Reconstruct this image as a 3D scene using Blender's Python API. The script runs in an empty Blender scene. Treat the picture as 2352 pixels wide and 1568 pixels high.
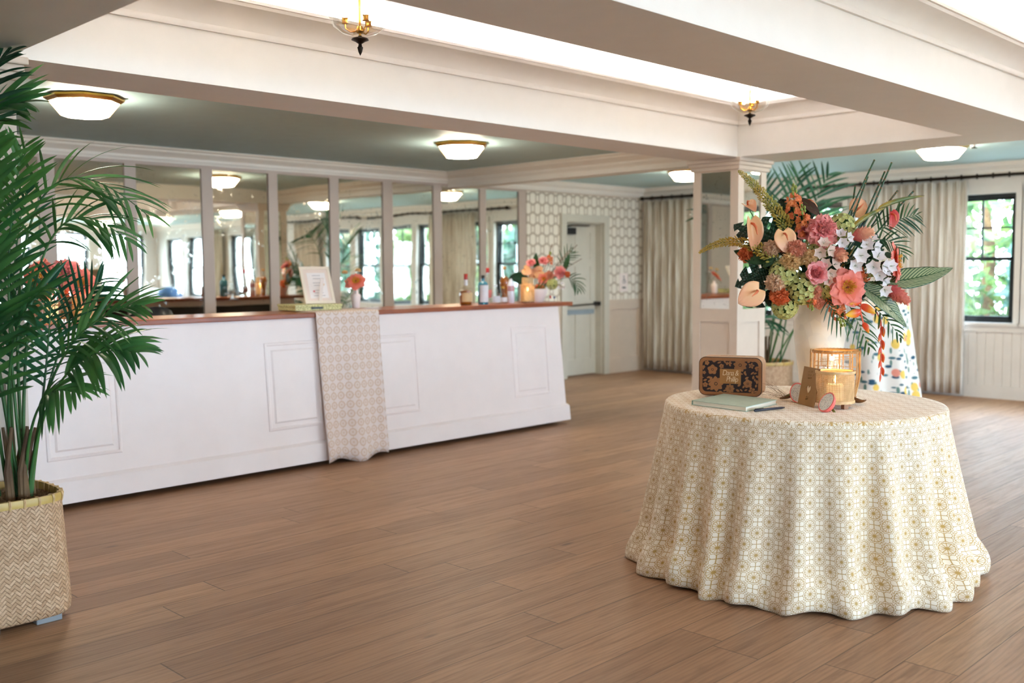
import bpy, math, random
from mathutils import Vector, Matrix, Quaternion
from math import sin, cos, pi, radians, sqrt

# ---------------------------------------------------------------- camera, sky, sun, exposure
SC = bpy.context.scene
COL = SC.collection
CR = Vector((0.702864735953323, -0.711294848509178, -0.006387600298301475))
CU = Vector((0.05618927082592762, 0.04656703021817468, 0.9973335838829003))
CF = Vector((0.7091007888849906, 0.7013495206963251, -0.07269746227839713))
CAM = Vector((0, 0, 1.40)); FPX = 2297.447
cd = bpy.data.cameras.new('camera'); cam = bpy.data.objects.new('camera', cd); COL.objects.link(cam)
cam.matrix_world = Matrix(((CR.x, CU.x, -CF.x, 0), (CR.y, CU.y, -CF.y, 0), (CR.z, CU.z, -CF.z, 1.40), (0, 0, 0, 1)))
cd.sensor_width = 36; cd.lens = 36 * FPX / 2352; cd.clip_start = .05; cd.clip_end = 200
cd.dof.use_dof = True; cd.dof.focus_distance = 4.45; cd.dof.aperture_fstop = 1.9
SC.camera = cam
SC.view_settings.view_transform = 'Standard'; SC.view_settings.look = 'None'
SC.view_settings.gamma = 1; SC.view_settings.use_curve_mapping = False
SC.view_settings.exposure = 1.92
SC.cycles.max_bounces = 10; SC.cycles.diffuse_bounces = 5; SC.cycles.glossy_bounces = 5
SC.cycles.transmission_bounces = 8; SC.cycles.transparent_max_bounces = 12
SC.cycles.sample_clamp_indirect = 6; SC.cycles.caustics_reflective = False; SC.cycles.caustics_refractive = False
W = bpy.data.worlds.new('sky'); SC.world = W; W.use_nodes = True
bg = W.node_tree.nodes['Background']; bg.inputs[0].default_value = (.58, .79, 1, 1); bg.inputs[1].default_value = 9
sl = bpy.data.lights.new('sun', 'SUN'); sl.energy = 2.2; sl.angle = .05; sl.color = (1, .95, .85)
so = bpy.data.objects.new('sun', sl); COL.objects.link(so)
so.rotation_euler = Vector((-.55, -.28, .72)).to_track_quat('Z', 'Y').to_euler()

def at(px, py, D):
    """point at forward distance D seen at a position of the 2352x1568 photograph"""
    return CAM + D * (CF + CR * ((px - 1176) / FPX) + CU * ((784 - py) / FPX))

# ---------------------------------------------------------------- mesh and tagging helpers
def tag(o, label=None, cat=None, group=None, kind=None):
    if label: o['label'] = label
    if cat: o['category'] = cat
    if group: o['group'] = group
    if kind: o['kind'] = kind
    return o

def empty(name, loc=(0, 0, 0), label=None, cat=None, group=None, rz=0, q=None, kind=None):
    o = bpy.data.objects.new(name, None); COL.objects.link(o); o.location = loc
    o.empty_display_size = .05
    if q is not None: o.rotation_mode = 'QUATERNION'; o.rotation_quaternion = q
    else: o.rotation_euler = (0, 0, rz)
    return tag(o, label, cat, group, kind)

def base_of(o):
    while o.parent: o = o.parent
    return o

def loc_matrix(o):
    r = base_of(o)
    if r.type == 'MESH' and r.location.length == 0: return Matrix.Identity(4)
    rot = r.rotation_quaternion if r.rotation_mode == 'QUATERNION' else r.rotation_euler.to_quaternion()
    return Matrix.Translation(r.location) @ rot.to_matrix().to_4x4()

class MB:
    def __init__(s): s.v = []; s.f = []; s.uv = {}; s.mi = {}
    def add(s, vs, fs, M=None, m=0):
        n = len(s.v)
        for p in vs:
            p = Vector(p); s.v.append(M @ p if M is not None else p)
        for f in fs:
            if m: s.mi[len(s.f)] = m
            s.f.append(tuple(i + n for i in f))
        return s
    def box(s, x0, x1, y0, y1, z0, z1, M=None, m=0):
        return s.add([(x0, y0, z0), (x1, y0, z0), (x1, y1, z0), (x0, y1, z0), (x0, y0, z1), (x1, y0, z1), (x1, y1, z1), (x0, y1, z1)],
                     [(0, 3, 2, 1), (4, 5, 6, 7), (0, 1, 5, 4), (1, 2, 6, 5), (2, 3, 7, 6), (3, 0, 4, 7)], M, m)
    def hexa(s, p, M=None, m=0):     # eight corners, bottom four then top four
        return s.add(p, [(0, 3, 2, 1), (4, 5, 6, 7), (0, 1, 5, 4), (1, 2, 6, 5), (2, 3, 7, 6), (3, 0, 4, 7)], M, m)
    def grid(s, rows, closed=False, M=None, uvs=None, m=0):
        n = len(s.v); a = len(rows); b = len(rows[0])
        for r in rows:
            for p in r: p = Vector(p); s.v.append(M @ p if M is not None else p)
        for i in range(a - 1):
            for j in range(b if closed else b - 1):
                k = (j + 1) % b
                if m: s.mi[len(s.f)] = m
                if uvs: s.uv[len(s.f)] = [uvs(i, j), uvs(i, j + 1), uvs(i + 1, j + 1), uvs(i + 1, j)]
                s.f.append((n + i * b + j, n + i * b + k, n + (i + 1) * b + k, n + (i + 1) * b + j))
        return s
    def cap(s, ring, M=None, m=0):
        return s.add(ring, [tuple(range(len(ring)))], M, m)
    def lathe(s, prof, n=24, M=None, m=0, a0=0.0, uv=False, cap0=True, cap1=True):
        rows = [[(r * cos(a0 + 2 * pi * j / n), r * sin(a0 + 2 * pi * j / n), z) for j in range(n)] for r, z in prof]
        s.grid(rows, True, M, (lambda i, j: (j / n, prof[i][1])) if uv else None, m)
        if cap0 and prof[0][0] > 1e-5: s.cap(rows[0][::-1], M, m)
        if cap1 and prof[-1][0] > 1e-5: s.cap(rows[-1], M, m)
        return s
    def tube(s, pts, r, n=6, M=None, m=0, caps=True):
        pts = [Vector(p) for p in pts]; k = len(pts)
        rr = r if isinstance(r, (list, tuple)) else [r] * k
        t0 = (pts[1] - pts[0]).normalized(); up = Vector((0, 0, 1)) if abs(t0.z) < .9 else Vector((1, 0, 0))
        u = t0.cross(up).normalized(); rows = []
        for i in range(k):
            t = (pts[min(i + 1, k - 1)] - pts[max(i - 1, 0)])
            t = t.normalized() if t.length > 1e-9 else t0
            u = (u - t * u.dot(t)).normalized(); w = t.cross(u)
            rows.append([pts[i] + (u * cos(2 * pi * j / n) + w * sin(2 * pi * j / n)) * rr[i] for j in range(n)])
        s.grid(rows, True, M, None, m)
        if caps: s.cap(rows[0][::-1], M, m); s.cap(rows[-1], M, m)
        return s
    def prism(s, poly, z0, z1, M=None, m=0):
        n = len(poly)
        return s.add([(x, y, z0) for x, y in poly] + [(x, y, z1) for x, y in poly],
                     [tuple(range(n))[::-1], tuple(range(n, 2 * n))] + [(i, (i + 1) % n, n + (i + 1) % n, n + i) for i in range(n)], M, m)
    def ball(s, c, r, n=8, k=5, sc=(1, 1, 1), M=None, m=0):
        T = Matrix.Translation(c) @ Matrix.Diagonal((sc[0], sc[1], sc[2], 1))
        if M is not None: T = M @ T
        return s.lathe([(max(r * sin(pi * i / k), 1e-4), -r * cos(pi * i / k)) for i in range(k + 1)], n, T, m, cap0=False, cap1=False)
    def build(s, name, mat, parent=None, smooth=False, bevel=0, solid=0, world=True, sub=0):
        me = bpy.data.meshes.new(name)
        vs = s.v
        if parent is not None and world:
            Mi = loc_matrix(parent).inverted(); vs = [Mi @ p for p in vs]
        me.from_pydata([tuple(p) for p in vs], [], s.f)
        for m in (mat if isinstance(mat, (list, tuple)) else [mat]): me.materials.append(m)
        if s.mi:
            for i, k in s.mi.items(): me.polygons[i].material_index = k
        if s.uv:
            ul = me.uv_layers.new(name='UVMap')
            for i, cs in s.uv.items():
                for j, li in enumerate(me.polygons[i].loop_indices): ul.data[li].uv = cs[j]
        if smooth:
            me.polygons.foreach_set('use_smooth', [True] * len(me.polygons))
            try: me.set_sharp_from_angle(angle=radians(50 if smooth is True else smooth))
            except Exception: pass
        me.update()
        o = bpy.data.objects.new(name, me); COL.objects.link(o)
        if parent is not None: o.parent = parent
        if sub: md = o.modifiers.new('s', 'SUBSURF'); md.levels = sub; md.render_levels = sub
        if solid: md = o.modifiers.new('t', 'SOLIDIFY'); md.thickness = solid; md.offset = 0
        if bevel: md = o.modifiers.new('b', 'BEVEL'); md.width = bevel; md.segments = 2; md.limit_method = 'ANGLE'; md.angle_limit = radians(40)
        return o

def struct(mb, name, mat, parent=None, **k):
    o = mb.build(name, mat, parent, **k)
    if parent is None: o['kind'] = 'structure'
    return o

def children(o): return [c for c in bpy.data.objects if c.parent == o]
def copy_tree(o, loc=None, q=None, rz=None, label=None, group=None, parent=None):
    c = o.copy(); COL.objects.link(c); c.parent = parent
    if loc is not None: c.location = loc
    if q is not None: c.rotation_mode = 'QUATERNION'; c.rotation_quaternion = q
    if rz is not None: c.rotation_euler = (0, 0, rz)
    if label: c['label'] = label
    if group: c['group'] = group
    for ch in children(o): copy_tree(ch, parent=c)
    return c

def frame_mat(o, x, y, z):   # columns
    return Matrix(((x.x, y.x, z.x, o.x), (x.y, y.y, z.y, o.y), (x.z, y.z, z.z, o.z), (0, 0, 0, 1)))
def look(loc, dirz, spin=0):
    q = Vector(dirz).to_track_quat('Z', 'Y'); return q @ Quaternion((0, 0, 1), spin)
def bez(p0, p1, p2, n):
    return [(1 - t) ** 2 * Vector(p0) + 2 * t * (1 - t) * Vector(p1) + t * t * Vector(p2) for t in [i / n for i in range(n + 1)]]

# ---------------------------------------------------------------- materials
def lin(c):
    return tuple(((x / 255) / 12.92 if x / 255 <= .04045 else ((x / 255 + .055) / 1.055) ** 2.4) for x in c) + (1,)
class G:
    def __init__(s, name):
        s.m = bpy.data.materials.new(name); s.m.use_nodes = True; s.t = s.m.node_tree
        s.b = s.t.nodes['Principled BSDF']; s.out = s.t.nodes['Material Output']
    def n(s, typ, **k):
        nd = s.t.nodes.new(typ)
        for a, v in k.items(): setattr(nd, a, v)
        return nd
    def put(s, sock, v):
        if isinstance(v, bpy.types.NodeSocket): s.t.links.new(v, sock)
        else: sock.default_value = v
    def __call__(s, op, a, b=None, c=None):
        nd = s.n('ShaderNodeMath', operation=op); s.put(nd.inputs[0], a)
        if b is not None: s.put(nd.inputs[1], b)
        if c is not None: s.put(nd.inputs[2], c)
        return nd.outputs[0]
    def mix(s, f, a, b):
        nd = s.n('ShaderNodeMix', data_type='RGBA'); s.put(nd.inputs[0], f); s.put(nd.inputs[6], a); s.put(nd.inputs[7], b); return nd.outputs[2]
    def co(s, kind='Object'):
        return s.n('ShaderNodeTexCoord').outputs[kind]
    def sep(s, v):
        nd = s.n('ShaderNodeSeparateXYZ'); s.put(nd.inputs[0], v); return nd.outputs
    def comb(s, x, y, z=0.0):
        nd = s.n('ShaderNodeCombineXYZ'); s.put(nd.inputs[0], x); s.put(nd.inputs[1], y); s.put(nd.inputs[2], z); return nd.outputs[0]
    def map(s, v, sc):
        nd = s.n('ShaderNodeMapping'); s.put(nd.inputs[0], v); nd.inputs[3].default_value = sc; return nd.outputs[0]
    def noise(s, v, scale=5, det=3, rough=.5, out=0, dist=0):
        nd = s.n('ShaderNodeTexNoise'); s.put(nd.inputs['Vector'], v); nd.inputs['Scale'].default_value = scale
        nd.inputs['Detail'].default_value = det; nd.inputs['Roughness'].default_value = rough; nd.inputs['Distortion'].default_value = dist
        return nd.outputs[out]
    def white(s, v):
        nd = s.n('ShaderNodeTexWhiteNoise', noise_dimensions='3D'); s.put(nd.inputs[0], v); return nd.outputs[0]
    def vor(s, v, scale=5, out='Distance', feat='F1', rnd=1):
        nd = s.n('ShaderNodeTexVoronoi', feature=feat); s.put(nd.inputs['Vector'], v); nd.inputs['Scale'].default_value = scale
        nd.inputs['Randomness'].default_value = rnd; return nd.outputs[out]
    def ss(s, x, a, b):   # smoothstep a..b
        nd = s.n('ShaderNodeMapRange', interpolation_type='SMOOTHSTEP'); s.put(nd.inputs[0], x); s.put(nd.inputs[1], a); s.put(nd.inputs[2], b); return nd.outputs[0]
    def bump(s, h, st=.3, d=.01):
        nd = s.n('ShaderNodeBump'); s.put(nd.inputs['Height'], h); nd.inputs['Strength'].default_value = st; nd.inputs['Distance'].default_value = d
        s.t.links.new(nd.outputs[0], s.b.inputs['Normal'])
    def fin(s, col=None, rough=.5, metal=0, spec=.5, **k):
        if col is not None: s.put(s.b.inputs['Base Color'], col)
        s.put(s.b.inputs['Roughness'], rough); s.put(s.b.inputs['Metallic'], metal); s.b.inputs['Specular IOR Level'].default_value = spec
        for a, v in k.items(): s.put(s.b.inputs[a.replace('_', ' ')], v)
        return s.m

def plain(name, c, rough=.5, metal=0, var=.06, scale=8, bump=0, bscale=60, spec=.5, c2=None, **k):
    g = G(name); v = g.co()
    n = g.noise(v, scale, 3)
    a = lin(c); b = lin(c2) if c2 else tuple(x * (1 - 2 * var) for x in a[:3]) + (1,)
    col = g.mix(g.ss(n, .3, .7), a, b)
    if bump: g.bump(g.noise(v, bscale, 3), bump, .004)
    return g.fin(col, rough, metal, spec, **k)

def glow(name, c, st):
    g = G(name); g.fin(lin(c), .5); g.b.inputs['Emission Color'].default_value = lin(c); g.b.inputs['Emission Strength'].default_value = st
    return g.m

def thin_glass(name, tint=(255, 255, 255), rough=.0, refl=.08):
    g = G(name); t = g.t
    tr = g.n('ShaderNodeBsdfTransparent'); tr.inputs[0].default_value = lin(tint)
    gl = g.n('ShaderNodeBsdfGlossy'); gl.inputs['Roughness'].default_value = rough; gl.inputs[0].default_value = (1, 1, 1, 1)
    lw = g.n('ShaderNodeLayerWeight'); lw.inputs[0].default_value = .35
    f = g('ADD', g('MULTIPLY', lw.outputs['Facing'], .35), refl * .4)
    mx = g.n('ShaderNodeMixShader'); t.links.new(f, mx.inputs[0]); t.links.new(tr.outputs[0], mx.inputs[1]); t.links.new(gl.outputs[0], mx.inputs[2])
    t.links.new(mx.outputs[0], g.out.inputs[0]); return g.m

def leafmat(name, c1, c2, rough=.4, tl=.25, scale=6, spec=.5, dark_vein=None):
    g = G(name); v = g.co()
    col = g.mix(g.ss(g.noise(v, scale, 2), .35, .65), lin(c1), lin(c2))
    g.put(g.b.inputs['Base Color'], col)
    g.b.inputs['Roughness'].default_value = rough; g.b.inputs['Specular IOR Level'].default_value = spec
    td = g.n('ShaderNodeBsdfTranslucent'); g.t.links.new(col, td.inputs[0])
    mx = g.n('ShaderNodeMixShader'); mx.inputs[0].default_value = tl
    g.t.links.new(g.b.outputs[0], mx.inputs[1]); g.t.links.new(td.outputs[0], mx.inputs[2]); g.t.links.new(mx.outputs[0], g.out.inputs[0])
    return g.m

def petalmat(name, core, rim, rad, tl=.3, rough=.55, streak=.25):
    """petals: colour goes from the heart of the bloom to the tips"""
    g = G(name); v = g.co()
    ln = g.n('ShaderNodeVectorMath', operation='LENGTH'); g.t.links.new(v, ln.inputs[0])
    d = g('DIVIDE', ln.outputs['Value'], rad)
    n = g.noise(v, 1.6 / rad, 4, .6)
    col = g.mix(g.ss(g('ADD', d, g('MULTIPLY', g('SUBTRACT', n, .5), streak * 2)), .25, 1.0), lin(core), lin(rim))
    g.put(g.b.inputs['Base Color'], col); g.b.inputs['Roughness'].default_value = rough; g.b.inputs['Specular IOR Level'].default_value = .3
    td = g.n('ShaderNodeBsdfTranslucent'); g.t.links.new(col, td.inputs[0])
    mx = g.n('ShaderNodeMixShader'); mx.inputs[0].default_value = tl
    g.t.links.new(g.b.outputs[0], mx.inputs[1]); g.t.links.new(td.outputs[0], mx.inputs[2]); g.t.links.new(mx.outputs[0], g.out.inputs[0])
    return g.m

# ---- room materials
def m_floor():
    g = G('oak_floor'); v = g.co(); x, y, z = g.sep(v)
    wy = .19; r = g('FLOOR', g('DIVIDE', g('ADD', y, .07), wy))
    rr = g.white(g.comb(r, 3.3)); L = 2.05
    xs = g('ADD', x, g('MULTIPLY', rr, 7.3)); c = g('FLOOR', g('DIVIDE', xs, L))
    idv = g.comb(r, c, 1.7); w1 = g.white(idv); w2 = g.white(g.comb(c, r, 9.1))
    off = g('MULTIPLY', w1, 37.0)
    p = g.comb(g('ADD', x, off), g('ADD', y, off), off)
    n1 = g.noise(g.map(p, (1.2, 16, 1)), 2.2, 5, .62, dist=.6)
    n2 = g.noise(g.map(p, (3, 90, 1)), 3, 4, .6)
    wv = g.n('ShaderNodeTexWave', wave_type='BANDS', bands_direction='Y'); g.t.links.new(g.map(p, (.35, 4.5, 1)), wv.inputs[0])
    wv.inputs['Scale'].default_value = 3.2; wv.inputs['Distortion'].default_value = 9; wv.inputs['Detail'].default_value = 3; wv.inputs['Detail Scale'].default_value = 1.2
    knot = g.ss(g.vor(g.map(p, (1, 2.6, 1)), 1.35), .085, .02)
    base = g.mix(w1, lin((170, 130, 98)), lin((148, 112, 84)))
    base = g.mix(g('MULTIPLY', g.ss(w2, .8, .95), .5), base, lin((186, 146, 108)))
    col = g.mix(g('MULTIPLY', g.ss(n1, .42, .75), .5), base, lin((104, 74, 54)))
    col = g.mix(g('MULTIPLY', g.ss(wv.outputs[0], .55, .95), .22), col, lin((98, 70, 50)))
    col = g.mix(g('MULTIPLY', g.ss(n2, .5, .8), .35), col, lin((98, 70, 52)))
    col = g.mix(g('MULTIPLY', knot, .6), col, lin((66, 52, 46)))
    fy = g('FRACT', g('DIVIDE', g('ADD', y, .07), wy)); fx = g('FRACT', g('DIVIDE', xs, L))
    ey = g('MINIMUM', fy, g('SUBTRACT', 1, fy)); ex = g('MINIMUM', fx, g('SUBTRACT', 1, fx))
    seam = g('MAXIMUM', g.ss(ey, .014, .006), g.ss(ex, .0016, .0008))
    col = g.mix(g('MULTIPLY', seam, .7), col, lin((48, 32, 22)))
    g.bump(g('SUBTRACT', g('ADD', g('MULTIPLY', n2, .5), g('MULTIPLY', wv.outputs[0], .25)), g('MULTIPLY', seam, 1.2)), .28, .004)
    return g.fin(col, g('ADD', .34, g('MULTIPLY', n1, .22)), 0, .38)

def m_wallpaper():
    g = G('honeycomb_wallpaper'); x, y, z = g.sep(g.co())
    a, b = .165, .25     # lattice of tall hexagons
    def cell(ox, oz):
        u = g('DIVIDE', g('ABSOLUTE', g('SUBTRACT', g('MODULO', g('ADD', x, ox), a), a / 2)), a / 2)
        w = g('DIVIDE', g('ABSOLUTE', g('SUBTRACT', g('MODULO', g('ADD', z, oz), b), b / 2)), b / 2); v_ = g('SUBTRACT', 1, u)
        d1 = g('MAXIMUM', g('DIVIDE', u, .56), g('ADD', g('DIVIDE', w, .57), g('MULTIPLY', u, .55)))
        d2 = g('MAXIMUM', g('DIVIDE', v_, .26), g('ADD', g('DIVIDE', w, .34), g('MULTIPLY', v_, 1.3)))
        return g('MINIMUM', d1, d2)
    d = g('MINIMUM', cell(20.0, 20.0), cell(20.0 + a / 2, 20.0 + b / 2))
    col = g.mix(g.ss(d, .90, 1.0), lin((238, 232, 220)), lin((186, 174, 158)))
    return g.fin(col, .6)

def m_mirror():
    g = G('antique_mirror'); v = g.co()
    n = g.noise(v, 26, 5, .7); n2 = g.noise(v, 3.0, 3)
    spots = g('MULTIPLY', g.ss(n, .56, .72), g.ss(n2, .36, .62))
    col = g.mix(g('MULTIPLY', spots, .75), lin((232, 229, 216)), lin((120, 112, 90)))
    wob = g.noise(v, 1.7, 1)
    g.bump(wob, .12, .012)
    return g.fin(col, g('ADD', .015, g('MULTIPLY', spots, .22)), 1)

def m_linen(name, c1, c2, sx=60):
    g = G(name); v = g.co('UV')
    n = g.noise(g.map(v, (60, 1.6, 1)), 1, 4, .65); n2 = g.noise(g.map(v, (14, .8, 1)), 1.4, 3)
    col = g.mix(g.ss(g('ADD', g('MULTIPLY', n, .55), g('MULTIPLY', n2, .45)), .40, .60), lin(c1), lin(c2))
    g.put(g.b.inputs['Base Color'], col); g.b.inputs['Roughness'].default_value = .9
    td = g.n('ShaderNodeBsdfTranslucent'); g.t.links.new(col, td.inputs[0])
    mx = g.n('ShaderNodeMixShader'); mx.inputs[0].default_value = .22
    g.t.links.new(g.b.outputs[0], mx.inputs[1]); g.t.links.new(td.outputs[0], mx.inputs[2]); g.t.links.new(mx.outputs[0], g.out.inputs[0])
    return g.m

M = {}
M['floor'] = m_floor()
M['cream'] = plain('cream_paint', (240, 235, 228), .55, var=.01)
M['greige'] = plain('greige_paint', (214, 197, 180), .5, var=.02)
M['greige2'] = plain('bar_wall_greige_paint', (190, 173, 162), .5, var=.02)
M['ceil'] = plain('blue_grey_ceiling_paint', (186, 216, 222), .6, var=.02)
M['wallw'] = plain('pale_wall_paint', (222, 216, 210), .6, var=.02)
M['white'] = plain('white_satin_paint', (244, 231, 226), .42, var=.01)
M['doorp'] = plain('door_paint', (206, 202, 190), .45, var=.02)
M['black'] = plain('black_metal', (22, 24, 27), .4, var=.1)
M['frameblk'] = plain('dark_window_frame', (16, 24, 30), .35, var=.1)
M['bronze'] = plain('dark_bronze', (48, 40, 34), .35, .8, var=.1)
M['brass'] = plain('aged_brass', (196, 150, 70), .28, 1, var=.15)
M['paper'] = m_wallpaper()
M['mirror'] = m_mirror()
M['pane'] = thin_glass('window_glass')
M['glass'] = thin_glass('clear_glass', (244, 244, 240), .02, .3)
M['opal'] = glow('opal_glass_lit', (255, 240, 214), 18)
M['led'] = glow('led_strip', (244, 246, 255), 7.8)
M['bulb'] = glow('candle_bulb_lit', (255, 226, 180), 25)
M['flame'] = glow('candle_flame', (255, 205, 120), 9)
M['linen'] = m_linen('linen_curtain', (234, 228, 216), (184, 168, 146))
M['linen2'] = m_linen('pale_linen_curtain', (242, 236, 228), (204, 190, 176))
# ---------------------------------------------------------------- the room
YW, XW, YS, XL = 8.40, 11.05, -6.0, -3.0     # bar wall, window wall, wall behind the camera, left wall
ZB, ZC, ZT = 2.297, 2.47, 2.90               # beam soffit, flat ceiling, tray ceiling
fl = struct(MB().box(XL - .2, XW + .2, YS - .2, YW + .4, -.1, 0), 'floor', M['floor'])

# flat ceilings
c = MB()
c.box(XL, 7.60, 4.93, YW + .3, ZC, ZC + .12); c.box(7.60, XW + .2, YS, YW + .3, ZC, ZC + .12)
c.box(XL, 1.0, YS, 4.93, ZC, ZC + .12); c.box(1.0, 7.6, YS, -.9, ZC, ZC + .12)
struct(c, 'ceiling', M['ceil'])
struct(MB().box(XL - .2, XW + .4, YS - .2, YW + .5, 3.10, 3.25), 'ceiling', M['cream'])

# tray coffers: beams round two raised trays
TX0, TX1 = 1.55, 7.17
trays = [(2.70, 4.49), (-.35, 2.17)]
b = MB().box(TX0 - .6, TX1 + .6, 4.49, 4.93, ZB, 3.1); struct(b, 'ceiling_beam', M['cream'])
b = MB().box(TX0 - .6, TX1 + .6, 2.17, 2.70, ZB, 3.1); struct(b, 'ceiling_beam', M['cream'])
b = MB().box(TX0 - .6, TX1 + .6, -.9, -.35, ZB, 3.1); struct(b, 'ceiling_beam', M['cream'])
for y0, y1 in trays:
    struct(MB().box(TX0 - .6, TX0, y0, y1, ZB, 3.1), 'ceiling_beam', M['cream'])
    struct(MB().box(TX1, TX1 + .6, y0, y1, ZB, 3.1), 'ceiling_beam', M['cream'])
struct(MB().box(7.49, 7.70, 4.93, YW, ZB, ZC + .1), 'ceiling_beam', M['cream'])
struct(MB().box(TX0, TX1, -.35, 4.49, ZT, 3.1), 'ceiling', M['cream'])

def sweep(mb, p0, p1, nrm, prof):
    """prof: (out, z) pairs swept from p0 to p1; nrm points into the room"""
    p0, p1, nrm = Vector(p0), Vector(p1), Vector(nrm)
    rows = [[p + nrm * o + Vector((0, 0, z)) for o, z in prof] for p in (p0, p1)]
    mb.grid(rows); mb.cap(rows[0][::-1]); mb.cap(rows[1]); return mb
COVE = [(0, 2.548), (.016, 2.548), (.020, 2.560), (.016, 2.574), (.012, 2.580), (.022, 2.612), (.045, 2.640), (.078, 2.660), (.118, 2.668), (.122, 2.684), (.135, 2.684), (.135, 2.70), (0, 2.70)]
n = 0
for y0, y1 in trays:
    for p0, p1, nr in (((TX0, y1), (TX1, y1), (0, -1)), ((TX0, y0), (TX1, y0), (0, 1)), ((TX0, y0), (TX0, y1), (1, 0)), ((TX1, y0), (TX1, y1), (-1, 0))):
        n += 1
        struct(sweep(MB(), p0 + (0,), p1 + (0,), nr + (0,), COVE), 'trim_%d' % n, M['cream'], smooth=40)
        # light strip lying in the cove
        o = .07
        a0 = Vector(p0 + (2.706,)) + Vector(nr + (0,)) * o; a1 = Vector(p1 + (2.706,)) + Vector(nr + (0,)) * o
        d = (a1 - a0).normalized() * .15; w = Vector(nr + (0,)) * .008
        s = MB().hexa([a0 + d - w, a1 - d - w, a1 - d + w, a0 + d + w] + [q + Vector((0, 0, .012)) for q in (a0 + d - w, a1 - d - w, a1 - d + w, a0 + d + w)])
        so_ = s.build('light_strip', M['led'])
        tray = 'tray above the bar side' if y0 > 1 else 'tray above the camera side'
        side = {(0, -1): 'bar-side beam', (0, 1): 'camera-side beam', (1, 0): 'left cross beam', (-1, 0): 'right cross beam'}[nr]
        tag(so_, 'cove light strip, %s, %s' % (side, tray), 'light strip', 'cove light strips')
    # flat moulding frame on the tray ceiling
    m = MB(); i = .30
    for (xa, xb, ya, yb) in ((TX0 + i, TX1 - i, y1 - i - .05, y1 - i), (TX0 + i, TX1 - i, y0 + i, y0 + i + .05), (TX0 + i, TX0 + i + .05, y0 + i, y1 - i), (TX1 - i - .05, TX1 - i, y0 + i, y1 - i)):
        m.box(xa, xb, ya, yb, ZT - .06, ZT)
    n += 1; struct(m, 'trim_%d' % n, M['cream'], bevel=.008)
CROWN = [(0, 2.345), (.012, 2.345), (.018, 2.362), (.03, 2.372), (.03, 2.392), (.055, 2.412), (.08, 2.43), (.08, 2.447), (.10, 2.455), (.10, ZC), (0, ZC)]
for p0, p1, nr in (((XL, YW), (7.49, YW), (0, -1)), ((7.70, YW), (XW, YW), (0, -1)), ((XW, YS), (XW, YW), (-1, 0)), ((7.49, 4.93), (7.49, YW), (-1, 0)), ((7.70, 4.93), (7.70, YW), (1, 0)), ((XL, YS), (XW, YS), (0, 1))):
    n += 1; struct(sweep(MB(), p0 + (0,), p1 + (0,), nr + (0,), CROWN), 'trim_%d' % n, M['cream'], smooth=40)

# bar wall: mirrors in a painted frame, then papered wall round the door
PANES = [(-.3, .32), (.42, 1.0), (1.1, 1.68), (1.78, 2.36), (2.52, 3.09), (3.22, 3.80), (3.90, 4.51), (4.62, 5.20), (5.30, 5.90), (6.01, 6.57), (6.70, 7.27), (7.39, 7.97), (8.07, 8.61)]
MZ0, MZ1 = 1.0, 2.315
w = MB(); w.box(XL, 9.46, YW + .02, YW + .25, 0, 2.6); w.box(10.20, XW + .2, YW + .02, YW + .25, 0, 2.6); w.box(9.46, 10.20, YW + .02, YW + .25, 1.98, 2.6)
w.box(9.40, 10.26, YW + .251, YW + .29, 0, 2.0)  # added slab behind the door, blocks daylight leaking under the leaf
struct(w, 'wall_north', M['greige'])
f = MB(); f.box(XL, 8.74, YW - .012, YW + .02, MZ1, 2.6); f.box(XL, 8.74, YW - .012, YW + .02, 0, MZ0)
xs = [XL] + [q for p in PANES for q in p] + [8.74]
for i in range(0, len(xs), 2): f.box(xs[i], xs[i + 1], YW - .012, YW + .02, MZ0, MZ1)
n += 1; struct(f, 'trim_%d' % n, M['greige2'])
names = ['', '', '', 'behind the palm tips', 'behind the left flower arrangement', 'above the lit cane lantern at the left end', 'over the bare wood top right of the palm', 'reflecting a ceiling lamp and bottles', 'above the framed card', 'behind the single coral peony', 'just right of the single peony', 'behind the amber bottle with red cap', 'last one beside the papered wall']
for i, (a, b_) in enumerate(PANES):
    if i < 3: continue
    o = MB().box(a + .001, b_ - .001, YW + .002, YW + .012, MZ0 + .001, MZ1 - .001).build('mirror_panel', M['mirror'])
    tag(o, 'aged mirror panel, ' + names[i], 'mirror', 'mirror panels of the bar wall')
w = MB(); w.box(8.77, 9.40, YW + .008, YW + .02, .98, 2.33); w.box(10.28, XW, YW + .008, YW + .02, .98, 2.33); w.box(9.40, 10.28, YW + .008, YW + .02, 2.08, 2.33)
struct(w, 'wall_paper_north', M['paper'])
# panelled dado beside the door
d = MB(); d.box(8.74, 9.38, YW - .012, YW + .02, .93, .98); d.box(10.30, XW, YW - .012, YW + .02, .93, .98)
for (a, b_) in ((8.74, 9.38), (10.30, XW)):
    d.box(a, b_, YW - .006, YW + .02, 0, .20); d.box(a, b_, YW - .006, YW + .02, .85, .93); d.box(a, a + .09, YW - .006, YW + .02, .2, .85); d.box(b_ - .09, b_, YW - .006, YW + .02, .2, .85)
n += 1; struct(d, 'trim_%d' % n, M['greige'])
struct(MB().box(8.74, 9.36, YW - .02, YW + .02, 0, .13), 'baseboard_north', M['greige'])
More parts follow.
